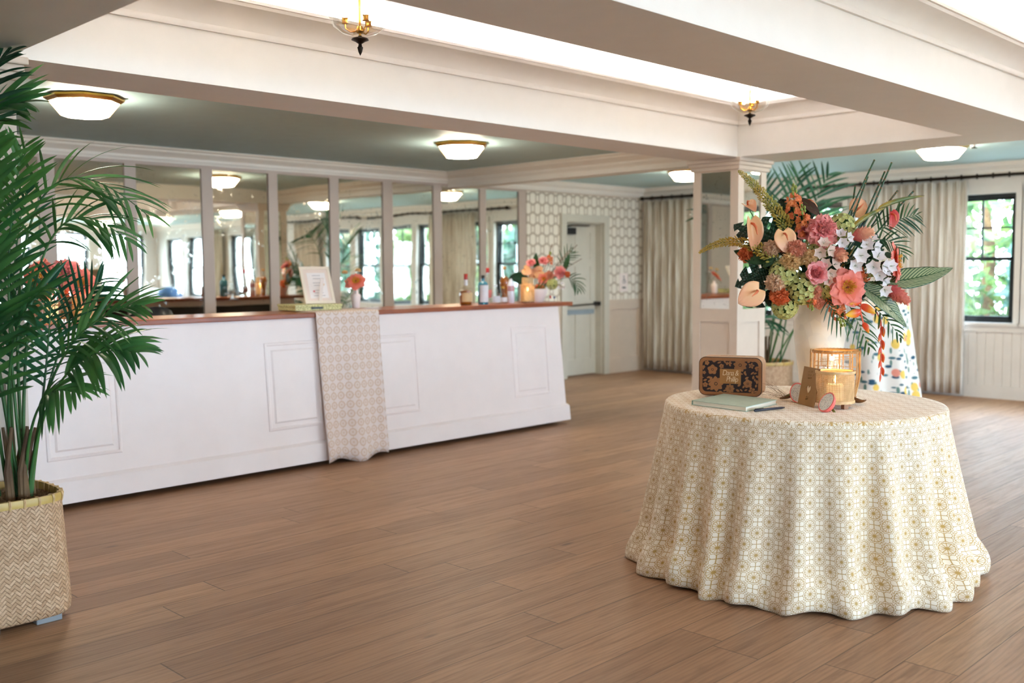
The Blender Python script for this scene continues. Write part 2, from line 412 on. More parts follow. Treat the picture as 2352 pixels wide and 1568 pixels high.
# the door
door = empty('door_1', (9.83, YW, 0), kind='structure')
k = MB()
k.box(9.36, 9.46, YW - .03, YW + .02, 0, 2.08); k.box(10.20, 10.30, YW - .03, YW + .02, 0, 2.08); k.box(9.46, 10.20, YW - .03, YW + .02, 1.98, 2.08)
k.box(9.461, 9.475, YW + .021, YW + .2, 0, 1.979); k.box(10.185, 10.199, YW + .021, YW + .2, 0, 1.979); k.box(9.475, 10.185, YW + .021, YW + .2, 1.966, 1.979)
k.build('door_frame', M['doorp'], door, bevel=.004)
lf = MB(); yd = YW + .12
lf.box(9.475, 10.185, yd + .012, yd + .045, .012, 1.965)
for a, b_ in ((9.475, 9.57), (10.09, 10.185)): lf.box(a, b_, yd, yd + .012, .012, 1.965)
for a, b_ in ((.22, .82), (.98, 1.42), (1.52, 1.86)): lf.box(9.785, 9.875, yd, yd + .012, a, b_)
for a, b_ in ((.012, .22), (.82, .98), (1.42, 1.52), (1.86, 1.965)): lf.box(9.57, 10.09, yd, yd + .012, a, b_)
lfo = lf.build('door_leaf', M['doorp'], door)
MB().box(9.50, 10.16, yd - .003, yd, .80, .86).build('kick_rail', plain('blue_grey_strip', (150, 165, 175), .4), lfo)
pb = MB().tube([(9.49, yd - .02, .99), (9.50, yd - .05, .97), (9.56, yd - .075, .93), (9.62, yd - .085, .92), (10.17, yd - .085, .935)], .012, 8)
pb.box(10.15, 10.18, yd - .1, yd, .91, .96)
pb.build('push_bar', M['black'], door, smooth=True)
cl = MB(); cl.box(9.52, 9.74, yd - .06, yd, 1.83, 1.915)
clo = cl.build('door_closer', M['black'], door, bevel=.006)
MB().tube([(9.56, yd - .04, 1.925), (9.60, yd - .10, 1.94), (9.95, yd - .07, 1.945), (10.05, yd - .02, 1.95)], .009, 6).build('closer_arm', M['bronze'], clo)

# window wall: openings as (y0, y1)
WZ0, WZ1 = .80, 2.15
WIN = [(-5.45, -4.72), (-4.5, -3.77), (-2.55, -1.82), (-1.62, -.89), (.98, 1.71), (1.88, 2.61), (2.74, 3.47), (3.60, 4.33), (4.60, 5.33), (5.50, 6.23), (6.40, 7.10)]
w = MB(); y = YS
for a, b_ in WIN:
    w.box(XW, XW + .2, y, a, 0, 2.6); w.box(XW, XW + .2, a, b_, 0, WZ0); w.box(XW, XW + .2, a, b_, WZ1, 2.6); y = b_
w.box(XW, XW + .2, y, YW + .3, 0, 2.6)
struct(w, 'wall_east', M['wallw'])
def window(i, axis, a, b_, wall, sgn, z0=WZ0, z1=WZ1):
    """double-hung window in a wall; axis 'y' runs along y at x=wall (outside +sgn)"""
    def P(u0, u1, d0, d1, za, zb, mb):
        d0, d1 = sorted((wall + sgn * d0, wall + sgn * d1))
        if axis == 'y': mb.box(d0, d1, u0, u1, za, zb)
        else: mb.box(u0, u1, d0, d1, za, zb)
    c_ = (a + b_) / 2
    root = empty('window_%d' % i, (wall, c_, z0) if axis == 'y' else (c_, wall, z0), kind='structure')
    f_ = MB(); t = .035
    for q in ((a, a + t, z0, z1), (b_ - t, b_, z0, z1), (a + t, b_ - t, z0, z0 + t), (a + t, b_ - t, z1 - t, z1)): P(q[0], q[1], .05, .14, q[2], q[3], f_)
    f_.build('window_frame', M['frameblk'], root)
    zm = 1.47; s_ = MB(); t2 = .03; a2, b2 = a + t, b_ - t
    for (za, zb, d0) in ((z0 + t, zm + .02, .06), (zm - .02, z1 - t, .095)):
        P(a2, a2 + t2, d0, d0 + .03, za, zb, s_); P(b2 - t2, b2, d0, d0 + .03, za, zb, s_); P(a2, b2, d0, d0 + .03, za, za + t2, s_); P(a2, b2, d0, d0 + .03, zb - t2, zb, s_)
    P(c_ - .008, c_ + .008, .10, .12, zm, z1 - t, s_); P(a2, b2, .10, .12, 1.79, 1.806, s_)
    s_.build('sash', M['frameblk'], root)
    g_ = MB(); P(a2 + .01, b2 - .01, .072, .076, z0 + t + .01, zm, g_); P(a2 + .01, b2 - .01, .108, .112, zm, z1 - t - .01, g_)
    g_.build('pane', M['pane'], root)
    k_ = MB(); cw = .07
    P(a - cw, a, -.015, 0, z0, z1 + .07, k_); P(b_, b_ + cw, -.015, 0, z0, z1 + .07, k_); P(a - cw, b_ + cw, -.02, 0, z1, z1 + .08, k_); P(a - cw, b_ + cw, -.05, .05, z0 - .035, z0, k_)
    k_.build('casing', M['wallw'], root)
for i, (a, b_) in enumerate(WIN): window(i + 1, 'y', a, b_, XW, 1)
# wainscot of upright boards below the windows
w = MB(); w.box(XW - .012, XW, YS, YW, .13, .70); w.box(XW - .03, XW, YS, YW, .70, .765)
y = YS
while y < YW: w.box(XW - .018, XW - .012, y + .008, min(y + .088, YW), .13, .70); y += .088
n += 1; struct(w, 'trim_%d' % n, M['wallw'])
struct(MB().box(XW - .028, XW, YS, YW, 0, .13), 'baseboard_east', M['wallw'])

# wall behind the camera with more windows, and the left wall
WS = [(-1.9, -.95), (-.6, .35), (.7, 1.65), (2.0, 2.95), (3.3, 4.25), (4.6, 5.55), (5.9, 6.85), (7.2, 8.15), (8.5, 9.45), (9.75, 10.7)]
w = MB(); x = XL
for a, b_ in WS:
    w.box(x, a, YS - .2, YS, 0, 2.6); w.box(a, b_, YS - .2, YS, 0, WZ0 - .25); w.box(a, b_, YS - .2, YS, WZ1 + .1, 2.6); x = b_
w.box(x, XW + .2, YS - .2, YS, 0, 2.6)
struct(w, 'wall_south', M['wallw'])
for i, (a, b_) in enumerate(WS): window(len(WIN) + 1 + i, 'x', a, b_, YS, -1, WZ0 - .25, WZ1 + .1)
struct(MB().box(XL - .2, XL, YS - .2, YW + .3, 0, 2.6), 'wall_west', M['wallw'])
for z0_, z1_ in ((2.6, 3.1),):     # upstand closing the roof space
    struct(MB().box(XL - .2, XW + .2, YS - .2, YS, z0_, z1_).box(XL - .2, XW + .2, YW + .2, YW + .3, z0_, z1_).box(XL - .2, XL, YS, YW + .2, z0_, z1_).box(XW, XW + .2, YS, YW + .2, z0_, z1_), 'wall_upper', M['cream'])

# square columns with inset mirror, sunk panel and cap
def column(x0, x1, y0, y1, name, lab):
    r = empty(name, ((x0 + x1) / 2, (y0 + y1) / 2, 0), kind='structure')
    s_ = MB(); e = .012
    s_.box(x0 + e, x1 - e, y0 + e, y1 - e, 0, ZB)
    t = .075
    for (a0, a1, z0, z1) in ((0, t, 0, ZB), (1 - t, 1, 0, ZB), (0, 0, 0, 0)):
        pass
    def face(ax, pos, u0, u1):
        def B(ua, ub, za, zb, th=e):
            lo, hi = (pos, pos + th) if pos in (x0, y0) else (pos - th, pos)
            if ax == 'x': s_.box(lo, hi, ua, ub, za, zb)
            else: s_.box(ua, ub, lo, hi, za, zb)
        B(u0, u0 + t, 0, ZB); B(u1 - t, u1, 0, ZB)
        B(u0 + t, u1 - t, 0, .22); B(u0 + t, u1 - t, .94, 1.05); B(u0 + t, u1 - t, 2.19, ZB)
    face('x', x0, y0, y1); face('x', x1, y0, y1); face('y', y0, x0 + e, x1 - e); face('y', y1, x0 + e, x1 - e)
    s_.build('shaft', M['greige'], r)
    k_ = MB()
    for o, za, zb in ((.02, 2.20, 2.235), (.032, 2.235, 2.265), (.045, 2.265, ZB)): k_.box(x0 - o, x1 + o, y0 - o, y1 + o, za, zb)
    k_.build('cap', M['greige'], r, bevel=.005)
    k_ = MB().box(x0 - .015, x1 + .015, y0 - .015, y1 + .015, 0, .13); k_.build('base_board', M['greige'], r)
    mm = MB(); q = e - .004
    mm.box(x0 + q, x0 + e, y0 + t, y1 - t, 1.05, 2.19); mm.box(x1 - e, x1 - q, y0 + t, y1 - t, 1.05, 2.19)
    mm.box(x0 + t, x1 - t, y0 + q, y0 + e, 1.05, 2.19); mm.box(x0 + t, x1 - t, y1 - e, y1 - q, 1.05, 2.19)
    mm.build('mirror', M['mirror'], r)
column(7.19, 7.63, 4.49, 4.93, 'wall_column', '')
column(1.14, 1.575, 4.49, 4.93, 'wall_column', '')

# curtains and rods
def curtain(y0, y1, n_f, mat, label, seed, amp=.035, z0=.03, z1=2.29, x=XW - .11):
    r = random.Random(seed); N = n_f * 10; ph = [r.uniform(-.5, .5) for _ in range(n_f + 2)]; am = [r.uniform(.7, 1.3) for _ in range(n_f + 2)]
    rows = []; Z = 14
    for i in range(Z + 1):
        z = z0 + (z1 - z0) * i / Z; row = []
        for j in range(N + 1):
            u = j / N; k_ = u * n_f; ii = int(k_); fr = k_ - ii
            w_ = am[ii] * (1 - fr) + am[ii + 1] * fr; p_ = ph[ii] * (1 - fr) + ph[ii + 1] * fr
            a_ = 2 * pi * k_ + p_ * (1 - i / Z)
            row.append((x - amp * w_ * sin(a_) * (1 - .25 * i / Z), y0 + (y1 - y0) * u + .012 * sin(2 * a_) * (1 - i / Z), z + .006 * sin(a_)))
        rows.append(row)
    o = MB().grid(rows, uvs=lambda i, j: (j / N * (y1 - y0) * 1.6, i / Z * 2.2 + seed)).build('curtain', mat, None, smooth=180, solid=.004)
    return tag(o, label, 'curtain', 'full-length curtains')
curtain(7.02, 8.30, 11, M['linen'], 'brushed beige linen curtain filling the corner beside the papered wall', 3)
curtain(4.05, 5.17, 13, M['linen2'], 'pale linen curtain hanging left of the window at the right edge', 5, .03)
curtain(.05, .85, 9, M['linen2'], 'pale linen curtain seen only in the mirrors, between windows further along', 8, .03)
curtain(-3.6, -2.7, 9, M['linen'], 'beige linen curtain on the window wall behind the camera side', 9, .03)
def rod(y0, y1, label):
    r = empty('curtain_rod', (XW - .11, (y0 + y1) / 2, 2.33), label, 'curtain rod', 'curtain rods')
    MB().tube([(XW - .11, y0, 2.33), (XW - .11, y1, 2.33)], .017, 10).build('pole', M['bronze'], r, smooth=True)
    y = y0 + .12
    while y < y1: 
        MB().lathe([(.026, -.006), (.031, 0), (.026, .006)], 12, Matrix.Translation((XW - .11, y, 2.33)) @ Matrix.Rotation(pi / 2, 4, 'X'), cap0=False, cap1=False).build('ring', M['bronze'], r)
        y += .16
    for y in (y0 + .06, (y0 + y1) / 2, y1 - .06):
        MB().box(XW - .12, XW, y - .012, y + .012, 2.318, 2.342).build('bracket', M['bronze'], r)
    for y in (y0, y1): MB().ball((XW - .11, y, 2.33), .028, 10, 6).build('finial', M['bronze'], r, smooth=True)
rod(6.6, 8.33, 'dark bronze curtain rod over the corner curtain')
rod(2.4, 5.9, 'long dark bronze curtain rod above the windows on the right')
rod(-.3, 2.1, 'dark bronze curtain rod above the windows nearer the camera side')

# portals only guide daylight sampling at the two window walls
for (loc, rot, sx, sy) in (((XW + .25, 1.0, 1.5), (0, pi / 2, 0), 1.6, 13.2), ((4.4, YS - .25, 1.5), (pi / 2, 0, 0), 13.2, 2.0)):
    l = bpy.data.lights.new('window_portal', 'AREA'); l.shape = 'RECTANGLE'; l.size = sx; l.size_y = sy; l.cycles.is_portal = True
    o = bpy.data.objects.new('window_portal', l); COL.objects.link(o); o.location = loc; o.rotation_euler = rot

# octagonal flush ceiling lamps
def flush():
    r = empty('flush_ceiling_lamp')
    R8 = lambda rad, z: [(rad * cos(pi / 8 + k * pi / 4), rad * sin(pi / 8 + k * pi / 4), z) for k in range(8)]
    MB().grid([R8(.205, ZC), R8(.232, ZC - .005), R8(.232, ZC - .018), R8(.215, ZC - .03), R8(.205, ZC - .036)], True).build('rim', M['brass'], r, world=False)
    MB().grid([R8(.203, ZC - .034), R8(.135, ZC - .118)], True).cap(R8(.135, ZC - .118)).build('shade', M['opal'], r, world=False)
    bb = MB()
    a, b_ = R8(.206, ZC - .033), R8(.138, ZC - .118)
    for i in range(8): bb.tube([a[i], b_[i]], .0022, 4); bb.ball(b_[i], .005, 6, 4)
    bb.build('glazing_bar', M['brass'], r, world=False)
    return r
LAMPS = [(2.60, 6.26, 'flush octagonal ceiling lamp with brass rim, above the left end of the bar'), (5.85, 6.38, 'flush octagonal ceiling lamp with brass rim, above the middle of the bar'),
         (9.25, 6.42, 'flush octagonal ceiling lamp with brass rim, half hidden by the mirrored column'), (9.13, 3.62, 'flush octagonal ceiling lamp with brass rim, in the pale blue ceiling near the right edge'),
         (9.13, .9, 'flush octagonal ceiling lamp seen in the mirrors, nearest to the bright right windows'), (9.13, -1.8, 'flush octagonal ceiling lamp seen in the mirrors, second beyond the bright windows'), (9.13, -4.4, 'flush octagonal ceiling lamp seen in the mirrors, the most distant one'), (4.4, -3.2, 'flush octagonal ceiling lamp behind the camera')]
p_ = flush()
for i, (x, y, lab) in enumerate(LAMPS):
    o = p_ if i == 0 else copy_tree(p_)
    o.location = (x, y, 0); tag(o, lab, 'ceiling lamp', 'octagonal flush ceiling lamps')

# glass bell lanterns hanging in the trays
def lantern():
    r = empty('lantern'); z = 2.415
    MB().lathe([(.03, z), (.075, z + .012), (.115, z + .04), (.136, z + .085), (.138, z + .12), (.137, z + .30)], 32, cap0=False, cap1=False).build('glass_bell', M['glass'], r, smooth=True, world=False)
    MB().lathe([(.0005, z - .085), (.008, z - .07), (.013, z - .05), (.009, z - .045), (.007, z - .035), (.022, z - .025), (.038, z - .018), (.036, z - .012), (.01, z - .004), (.008, z)], 20).build('finial', M['bronze'], r, smooth=True, world=False)
    s_ = MB().tube([(0, 0, z - .005), (0, 0, z + .39)], .005, 8); s_.lathe([(.012, z + .01), (.02, z + .02), (.012, z + .04)], 12)
    for k in range(3):
        a = 2 * pi * k / 3 + .3; c_, d_ = cos(a), sin(a)
        s_.tube([(0, 0, z + .022), (c_ * .04, d_ * .04, z + .015), (c_ * .062, d_ * .062, z + .03), (c_ * .064, d_ * .064, z + .05)], .0035, 6)
        s_.lathe([(.004, 0), (.016, .002), (.013, .005), (.012, .022), (.015, .025)], 12, Matrix.Translation((c_ * .064, d_ * .064, z + .05)))
    s_.build('candle_arms', M['brass'], r, smooth=True, world=False)
    for k in range(3):
        a = 2 * pi * k / 3 + .3
        MB().lathe([(.008, .0), (.008, .03), (.012, .045), (.010, .065), (.0005, .085)], 10, Matrix.Translation((cos(a) * .064, sin(a) * .064, z + .074))).build('bulb', M['bulb'], r, smooth=True, world=False)
    MB().lathe([(.140, z + .295), (.142, z + .31), (.10, z + .33), (.03, z + .345)], 32, cap0=False, cap1=False).build('crown', M['brass'], r, smooth=True, world=False)
    MB().lathe([(.06, ZT - .02), (.055, ZT - .005), (.055, ZT)], 24).tube([(0, 0, z + .34), (0, 0, ZT - .01)], .005, 6).build('canopy', M['brass'], r, smooth=True, world=False)
    return r
p_ = lantern()
for i, (x, y, lab) in enumerate([(2.70, 3.59, 'glass bell lantern with brass arms at the top, left of centre'), (5.88, 3.59, 'glass bell lantern with brass arms above the mirrored column'), (5.55, 1.05, 'glass bell lantern in the camera-side tray, top right corner')]):
    o = p_ if i == 0 else copy_tree(p_)
    o.location = (x, y, 0); tag(o, lab, 'lantern', 'glass bell lanterns in the ceiling trays')

# small fittings
o = empty('fire_sprinkler', (9.03, 3.30, ZC), 'small white ceiling sprinkler head beside the lamp near the right edge', 'sprinkler')
MB().lathe([(.035, ZC), (.035, ZC - .008), (.012, ZC - .012), (.010, ZC - .045)], 16, Matrix.Translation((9.03, 3.30, 0))).build('head', M['white'], o, smooth=True)
MB().lathe([(.028, ZC - .06), (.028, ZC - .056), (.004, ZC - .045)], 12, Matrix.Translation((9.03, 3.30, 0))).build('deflector', M['bronze'], o)
sg = empty('wall_sign', (10.62, YW, 1.2), 'small white sign with grey accessible symbol on the papered wall beside the door', 'sign')
MB().box(10.55, 10.72, YW - .004, YW + .008, 1.08, 1.33).build('plate', M['white'], sg, bevel=.003)
gm = plain('grey_print', (70, 74, 80), .6); s_ = MB(); yy = YW - .0065
T = lambda x, z: (x, yy, z)
s_.ball((10.63, yy, 1.285), .012, 12, 6, (1, .15, 1)); s_.tube([T(10.63, 1.268), T(10.633, 1.235), T(10.655, 1.233), T(10.667, 1.205)], .005, 6)
s_.tube([(10.635 + .024 * cos(a), yy, 1.218 + .024 * sin(a)) for a in [2.2 + .33 * i for i in range(13)]], .0035, 6); s_.tube([T(10.632, 1.253), T(10.652, 1.252)], .004, 6)
s_.box(10.60, 10.67, yy - .001, yy + .003, 1.125, 1.145)
s_.build('pictogram', gm, sg)
# ---------------------------------------------------------------- the bar: two portable counters end to end
M['wood'] = plain('red_brown_wood_top', (164, 88, 52), .28, c2=(142, 72, 40), scale=5)
M['casterm'] = plain('black_caster', (20, 20, 24), .4)
YT, YB, TZ = 6.045, 5.965, 1.095
def bar(x0, x1, t0, t1, panels, label):
    r = empty('bar_counter', ((x0 + x1) / 2, 6.3, 0), label, 'bar', 'white bar counters')
    b = MB(); fy = lambda z: YT + (YB - YT) * (1.06 - z) / 1.0
    b.hexa([(x0, fy(.04), .04), (x1 + .03, fy(.04), .04), (x1 + .03, 6.50, .04), (x0, 6.50, .04), (x0, YT, 1.06), (x1, YT, 1.06), (x1, 6.50, 1.06), (x0, 6.50, 1.06)])
    body = b.build('body', M['white'], r)
    for a, c_, z0, z1 in panels:
        p = MB()
        def pt(x, z, o): return (x, fy(z) - o, z)
        def rect(i, o): return [pt(a + i, z0 + i, o), pt(c_ - i, z0 + i, o), pt(c_ - i, z1 - i, o), pt(a + i, z1 - i, o)]
        p.grid([rect(0, .0005), rect(.004, .006), rect(.018, .009), rect(.024, .002), rect(.05, .002), rect(.062, .010)], True); p.cap(rect(.062, .010)[::-1])
        p.build('raised_panel', M['white'], r)
    s = MB(); o = .022
    s.hexa([(x0, fy(.04) - o, .035), (x1 + .055, fy(.04) - o, .035), (x1 + .055, 6.50, .035), (x0, 6.50, .035), (x0, fy(.18) - o, .165), (x1 + .05, fy(.18) - o, .165), (x1 + .05, 6.50, .165), (x0, 6.50, .165)])
    s.hexa([(x0, fy(.18) - o, .165), (x1 + .05, fy(.18) - o, .165), (x1 + .05, 6.50, .165), (x0, 6.50, .165), (x0, fy(.18) - .004, .182), (x1 + .034, fy(.18) - .004, .182), (x1 + .034, 6.50, .182), (x0, 6.50, .182)])
    s.build('base_board', M['white'], r, bevel=.003)
    MB().box(t0, t1, 6.015, 6.53, 1.06, TZ).build('countertop', M['wood'], r, bevel=.006)
    MB().box(x0 + .06, x1 - .06, 6.44, 6.502, .30, 1.0).build('back_shelf_shade', plain('painted_inside_shade', (60, 56, 54), .7), body)  # solid dark panel; the shelf's inside shade is put into its colour
    for x in (x0 + .25, x1 - .12):
        for y in (6.07, 6.42):
            k = MB(); k.lathe([(.001, -.012), (.022, -.012), (.024, 0), (.022, .012), (.001, .012)], 14, Matrix.Translation((x, y, .024)) @ Matrix.Rotation(pi / 2, 4, 'Y'))
            k.box(x - .018, x + .018, y - .02, y + .02, .03, .045); k.build('caster', M['casterm'], r)
bar(1.98, 4.345, 1.95, 4.35, [(2.19, 2.64, .29, .90), (3.67, 4.12, .29, .90)], 'white panelled bar counter with wooden top, nearer one behind the palm')
bar(4.355, 6.705, 4.352, 6.875, [(4.58, 5.03, .29, .90), (6.08, 6.53, .29, .90)], 'white panelled bar counter with wooden top, right one carrying the bottles')

def m_runner():
    g = G('runner_print'); v = g.co('UV'); x, y, z = g.sep(v); s = .068
    u = g('SUBTRACT', g('FRACT', g('DIVIDE', x, s)), .5); w = g('SUBTRACT', g('FRACT', g('DIVIDE', y, s)), .5)
    rr = g('SQRT', g('ADD', g('MULTIPLY', u, u), g('MULTIPLY', w, w)))
    an = g('ARCTAN2', u, w)
    ring = g.ss(g('ABSOLUTE', g('SUBTRACT', rr, .36)), .07, .03); dot = g.ss(rr, .12, .06)
    pet = g('MULTIPLY', g.ss(g('ABSOLUTE', g('SINE', g('MULTIPLY', an, 5))), .5, .2), g('MULTIPLY', g.ss(rr, .36, .32), g.ss(rr, .1, .14)))
    cr = g('MULTIPLY', g.ss(g('MINIMUM', g('ABSOLUTE', u), g('ABSOLUTE', w)), .03, .015), g.ss(rr, .38, .42))
    f = g('MINIMUM', 1, g('ADD', g('ADD', ring, dot), g('ADD', pet, cr)))
    col = g.mix(g('MULTIPLY', f, .75), lin((232, 216, 208)), lin((206, 168, 130)))
    g.bump(g.noise(v, 300, 2), .2, .001)
    return g.fin(col, .85)
M['runner'] = m_runner()
rows = []
prof = [(6.52, TZ + .003), (6.30, TZ + .003), (6.05, TZ + .003), (6.012, TZ + .0035), (6.003, TZ - .008), (6.001, TZ - .05), (5.99, .8), (5.965, .5), (5.94, .2), (5.925, .075), (5.928, .02)]
L = [0]
for i in range(1, len(prof)): L.append(L[-1] + sqrt((prof[i][0] - prof[i - 1][0]) ** 2 + (prof[i][1] - prof[i - 1][1]) ** 2))
for i, (y, z) in enumerate(prof):
    t = max(0, (1.05 - z)); row = []
    for j in range(31):
        u = j / 30; x = 4.085 + .56 * u + t * (.012 - .02 * u)
        row.append((x, y - t * .016 * (1 + sin(u * 13 + 1.2)) - t * .03 * max(0, sin(u * 6.5 - 2.6)) , z + (.02 * sin(u * 9) * t if i > 8 else 0)))
    rows.append(row)
o = MB().grid(rows, uvs=lambda i, j: (.56 * j / 30, L[i])).build('table_runner', M['runner'], None, smooth=180, solid=.002)
tag(o, 'blush runner printed with tan circles, hanging over the front of the bar', 'table runner')

# flat patterned box with card in a white frame and a bud vase
def m_yellowprint():
    g = G('yellow_leaf_print'); v = g.co(); d = g.vor(g.map(v, (1, 1, 1.2)), 55, feat='DISTANCE_TO_EDGE')
    return g.fin(g.mix(g.ss(d, .04, .10), lin((150, 150, 84)), lin((222, 214, 158))), .5)
M['yprint'] = m_yellowprint()
bx = empty('storage_box', (4.32, 6.36, TZ), 'flat yellow patterned box with a black label on the bar, carrying the framed card', 'box')
T = Matrix.Translation((4.26, 6.33, TZ + .006)) @ Matrix.Rotation(radians(-6), 4, 'Z')
MB().box(-.19, .19, -.13, .15, 0, .028, T).build('lower_part', M['yprint'], bx, bevel=.003)
MB().box(-.195, .195, -.135, .155, .028, .045, T).build('lid', M['yprint'], bx, bevel=.003)
MB().box(-.065, .03, -.137, -.1345, .012, .026, T).build('label_plate', M['black'], bx)
fr = empty('picture_frame', (4.32, 6.33, TZ + .052), 'white framed menu card with faint print leaning back on the yellow box', 'framed card')
T = Matrix.Translation((4.31, 6.27, TZ + .052)) @ Matrix.Rotation(radians(-12), 4, 'Z') @ Matrix.Rotation(radians(-24), 4, 'X')
w, h = .118, .30
k = MB(); k.box(-w, w, -.008, .008, 0, .022, T); k.box(-w, w, -.008, .008, h - .022, h, T); k.box(-w, -w + .022, -.008, .008, .022, h - .022, T); k.box(w - .022, w, -.008, .008, .022, h - .022, T)
k.build('frame', plain('cream_frame', (240, 226, 208), .5, var=.01), fr)
MB().box(-w + .02, w - .02, -.002, .002, .02, h - .02, T).build('card', plain('blush_card', (240, 220, 208), .6, var=.02), fr)
pk = MB(); pk.box(-.07, .075, -.0035, -.002, .045, h - .05, T); pk.build('inner_card', plain('card_white', (242, 234, 232), .6, var=.01), fr)
ink = MB()
rnd = random.Random(4)
for i, z in enumerate((.225, .20, .165, .145, .105, .085, .062)):
    ww = .03 + rnd.random() * .02; ink.box(-ww + .005, ww, -.0045, -.0035, z, z + .005, T)
ink.build('print_line', plain('grey_ink', (190, 182, 184), .6), fr)
MB().lathe([(.001, 0), (.011, 0), (.011, .001), (.001, .001)], 14, T @ Matrix.Translation((.045, -.0035, .155)) @ Matrix.Rotation(pi / 2, 4, 'X')).build('yellow_bloom', plain('yellow_ink', (222, 160, 50), .6), fr)
MB().lathe([(.001, 0), (.008, 0), (.008, .001), (.001, .001)], 10, T @ Matrix.Translation((-.035, -.0035, .10)) @ Matrix.Rotation(pi / 2, 4, 'X')).build('pink_bloom', plain('pink_ink', (226, 110, 120), .6), fr)
k = MB().box(-.012, .012, .0, .012, 0, .2, T @ Matrix.Translation((0, .01, 0)) @ Matrix.Rotation(radians(40), 4, 'X')); k.build('easel_leg', M['white'], fr)

# spirit bottles
def bottle(name, x, y, s, prof, gmat, label, liquid=None, cap=None, capz=None, labmat=None, labz=None, square=False, group='spirit bottles on the bar'):
    r = empty(name, (x, y, TZ), label, 'bottle', group)
    T = Matrix.Translation((x, y, TZ)); n_ = 4 if square else 24
    a0 = pi / 4 if square else 0
    pr = [(q[0] * (1.2 if square and q[0] > .02 else 1), q[1]) for q in prof]
    MB().lathe(pr, 24, T).build('glass_body', gmat, r, smooth=True)
    if liquid:
        lp = [(max(q[0] - .004, .001), q[1] + .004) for q in prof if q[1] < liquid[1]] + [(.001, liquid[1])]
        MB().lathe(lp, 20, T).build('spirit', liquid[0], r, smooth=True)
    if cap: MB().lathe([(.015, capz[0]), (.016, capz[0] + .004), (.016, capz[1] - .003), (.013, capz[1])], 16, T).build('cap', cap, r, smooth=True)
    if labmat:
        rad = max(q[0] for q in prof) + .0012
        MB().grid([[(rad * cos(a), rad * sin(a), z) for a in [-pi * .95 + i * pi * 1.0 / 16 for i in range(17)]] for z in labz], M=T).build('label', labmat, r, smooth=True)
    return r
M['whisky'] = plain('amber_spirit', (206, 116, 34), .15, var=.12, Transmission_Weight=.35)
M['bglass'] = thin_glass('bottle_glass', (244, 248, 248), .02, .15)
M['blueglass'] = plain('pale_blue_bottle', (84, 160, 186), .1, Transmission_Weight=.45, var=.05)
M['redwax'] = plain('red_wax_cap', (186, 44, 40), .35)
M['cork'] = plain('cork_stopper', (196, 150, 100), .7)
M['tan'] = plain('tan_label', (220, 190, 140), .6)
M['wlabel'] = plain('white_label', (232, 234, 238), .6)
M['plabel'] = plain('pink_label', (226, 130, 120), .6)
P1 = [(.048, 0), (.053, .006), (.053, .115), (.044, .14), (.018, .16), (.014, .175), (.014, .225)]
bottle('whisky_bottle', 5.72, 6.20, 1, P1, M['bglass'], 'squat amber whisky bottle with a red wax cap and tan label', (M['whisky'], .13), M['redwax'], (.215, .262), M['tan'], (.03, .105))
k = MB().lathe([(.0165, .165), (.0165, .215)], 16, Matrix.Translation((5.72, 6.20, TZ)), cap0=False, cap1=False); k.build('neck_label', M['wlabel'], bpy.data.objects['whisky_bottle'])
P2 = [(.042, 0), (.045, .005), (.045, .17), (.034, .19), (.015, .197), (.014, .225)]
bottle('gin_bottle', 5.94, 6.22, 1, P2, M['blueglass'], 'pale blue gin bottle with a tall white label', None, M['black'], (.222, .25), M['wlabel'], (.02, .165))
P3 = [(.032, 0), (.035, .006), (.035, .17), (.022, .20), (.013, .22), (.013, .27)]
bottle('vodka_bottle', 6.13, 6.36, 1, P3, M['bglass'], 'clear bottle with a red cap standing behind the blue one', None, M['redwax'], (.268, .312), M['plabel'], (.05, .12))
P4 = [(.036, 0), (.04, .006), (.04, .075), (.03, .095), (.012, .11), (.011, .15)]
bottle('tequila_bottle', 6.06, 6.19, 1, P4, M['bglass'], 'small clear bottle with a frosted label between blue bottle and lantern', None, M['wlabel'], (.15, .165), plain('frosted_label', (214, 218, 226), .5), (.015, .07))
P5 = [(.034, 0), (.038, .006), (.038, .06), (.028, .08), (.012, .10), (.011, .13)]
bottle('liqueur_bottle', 6.17, 6.21, 1, P5, M['bglass'], 'small clear bottle with gold stopper beside the lantern', None, M['brass'], (.13, .15), plain('silver_label', (224, 222, 222), .4), (.015, .055))
P6 = [(.03, 0), (.034, .008), (.030, .06), (.036, .12), (.046, .16), (.046, .20), (.03, .23), (.014, .245), (.013, .30)]
bottle('rum_bottle', 6.36, 6.38, 1, P6, M['bglass'], 'bulbous amber bottle with a cork stopper behind the white bottle', (M['whisky'], .235), M['cork'], (.295, .325))
P7 = [(.026, 0), (.03, .006), (.031, .10), (.027, .12), (.03, .15), (.022, .185), (.012, .20), (.011, .215)]
bottle('liqueur_bottle', 6.29, 6.23, 1, P7, plain('milk_white_bottle', (226, 228, 242), .25, var=.02), 'white ceramic bottle with red stripes left of the lantern', None, None, None, None)
k = MB()
for z in (.11, .125, .14): k.lathe([(.0305, z), (.0312, z + .004), (.0305, z + .008)], 20, Matrix.Translation((6.29, 6.23, TZ)), cap0=False, cap1=False)
k.build('red_stripe', M['redwax'], bpy.data.objects['liqueur_bottle.001'])

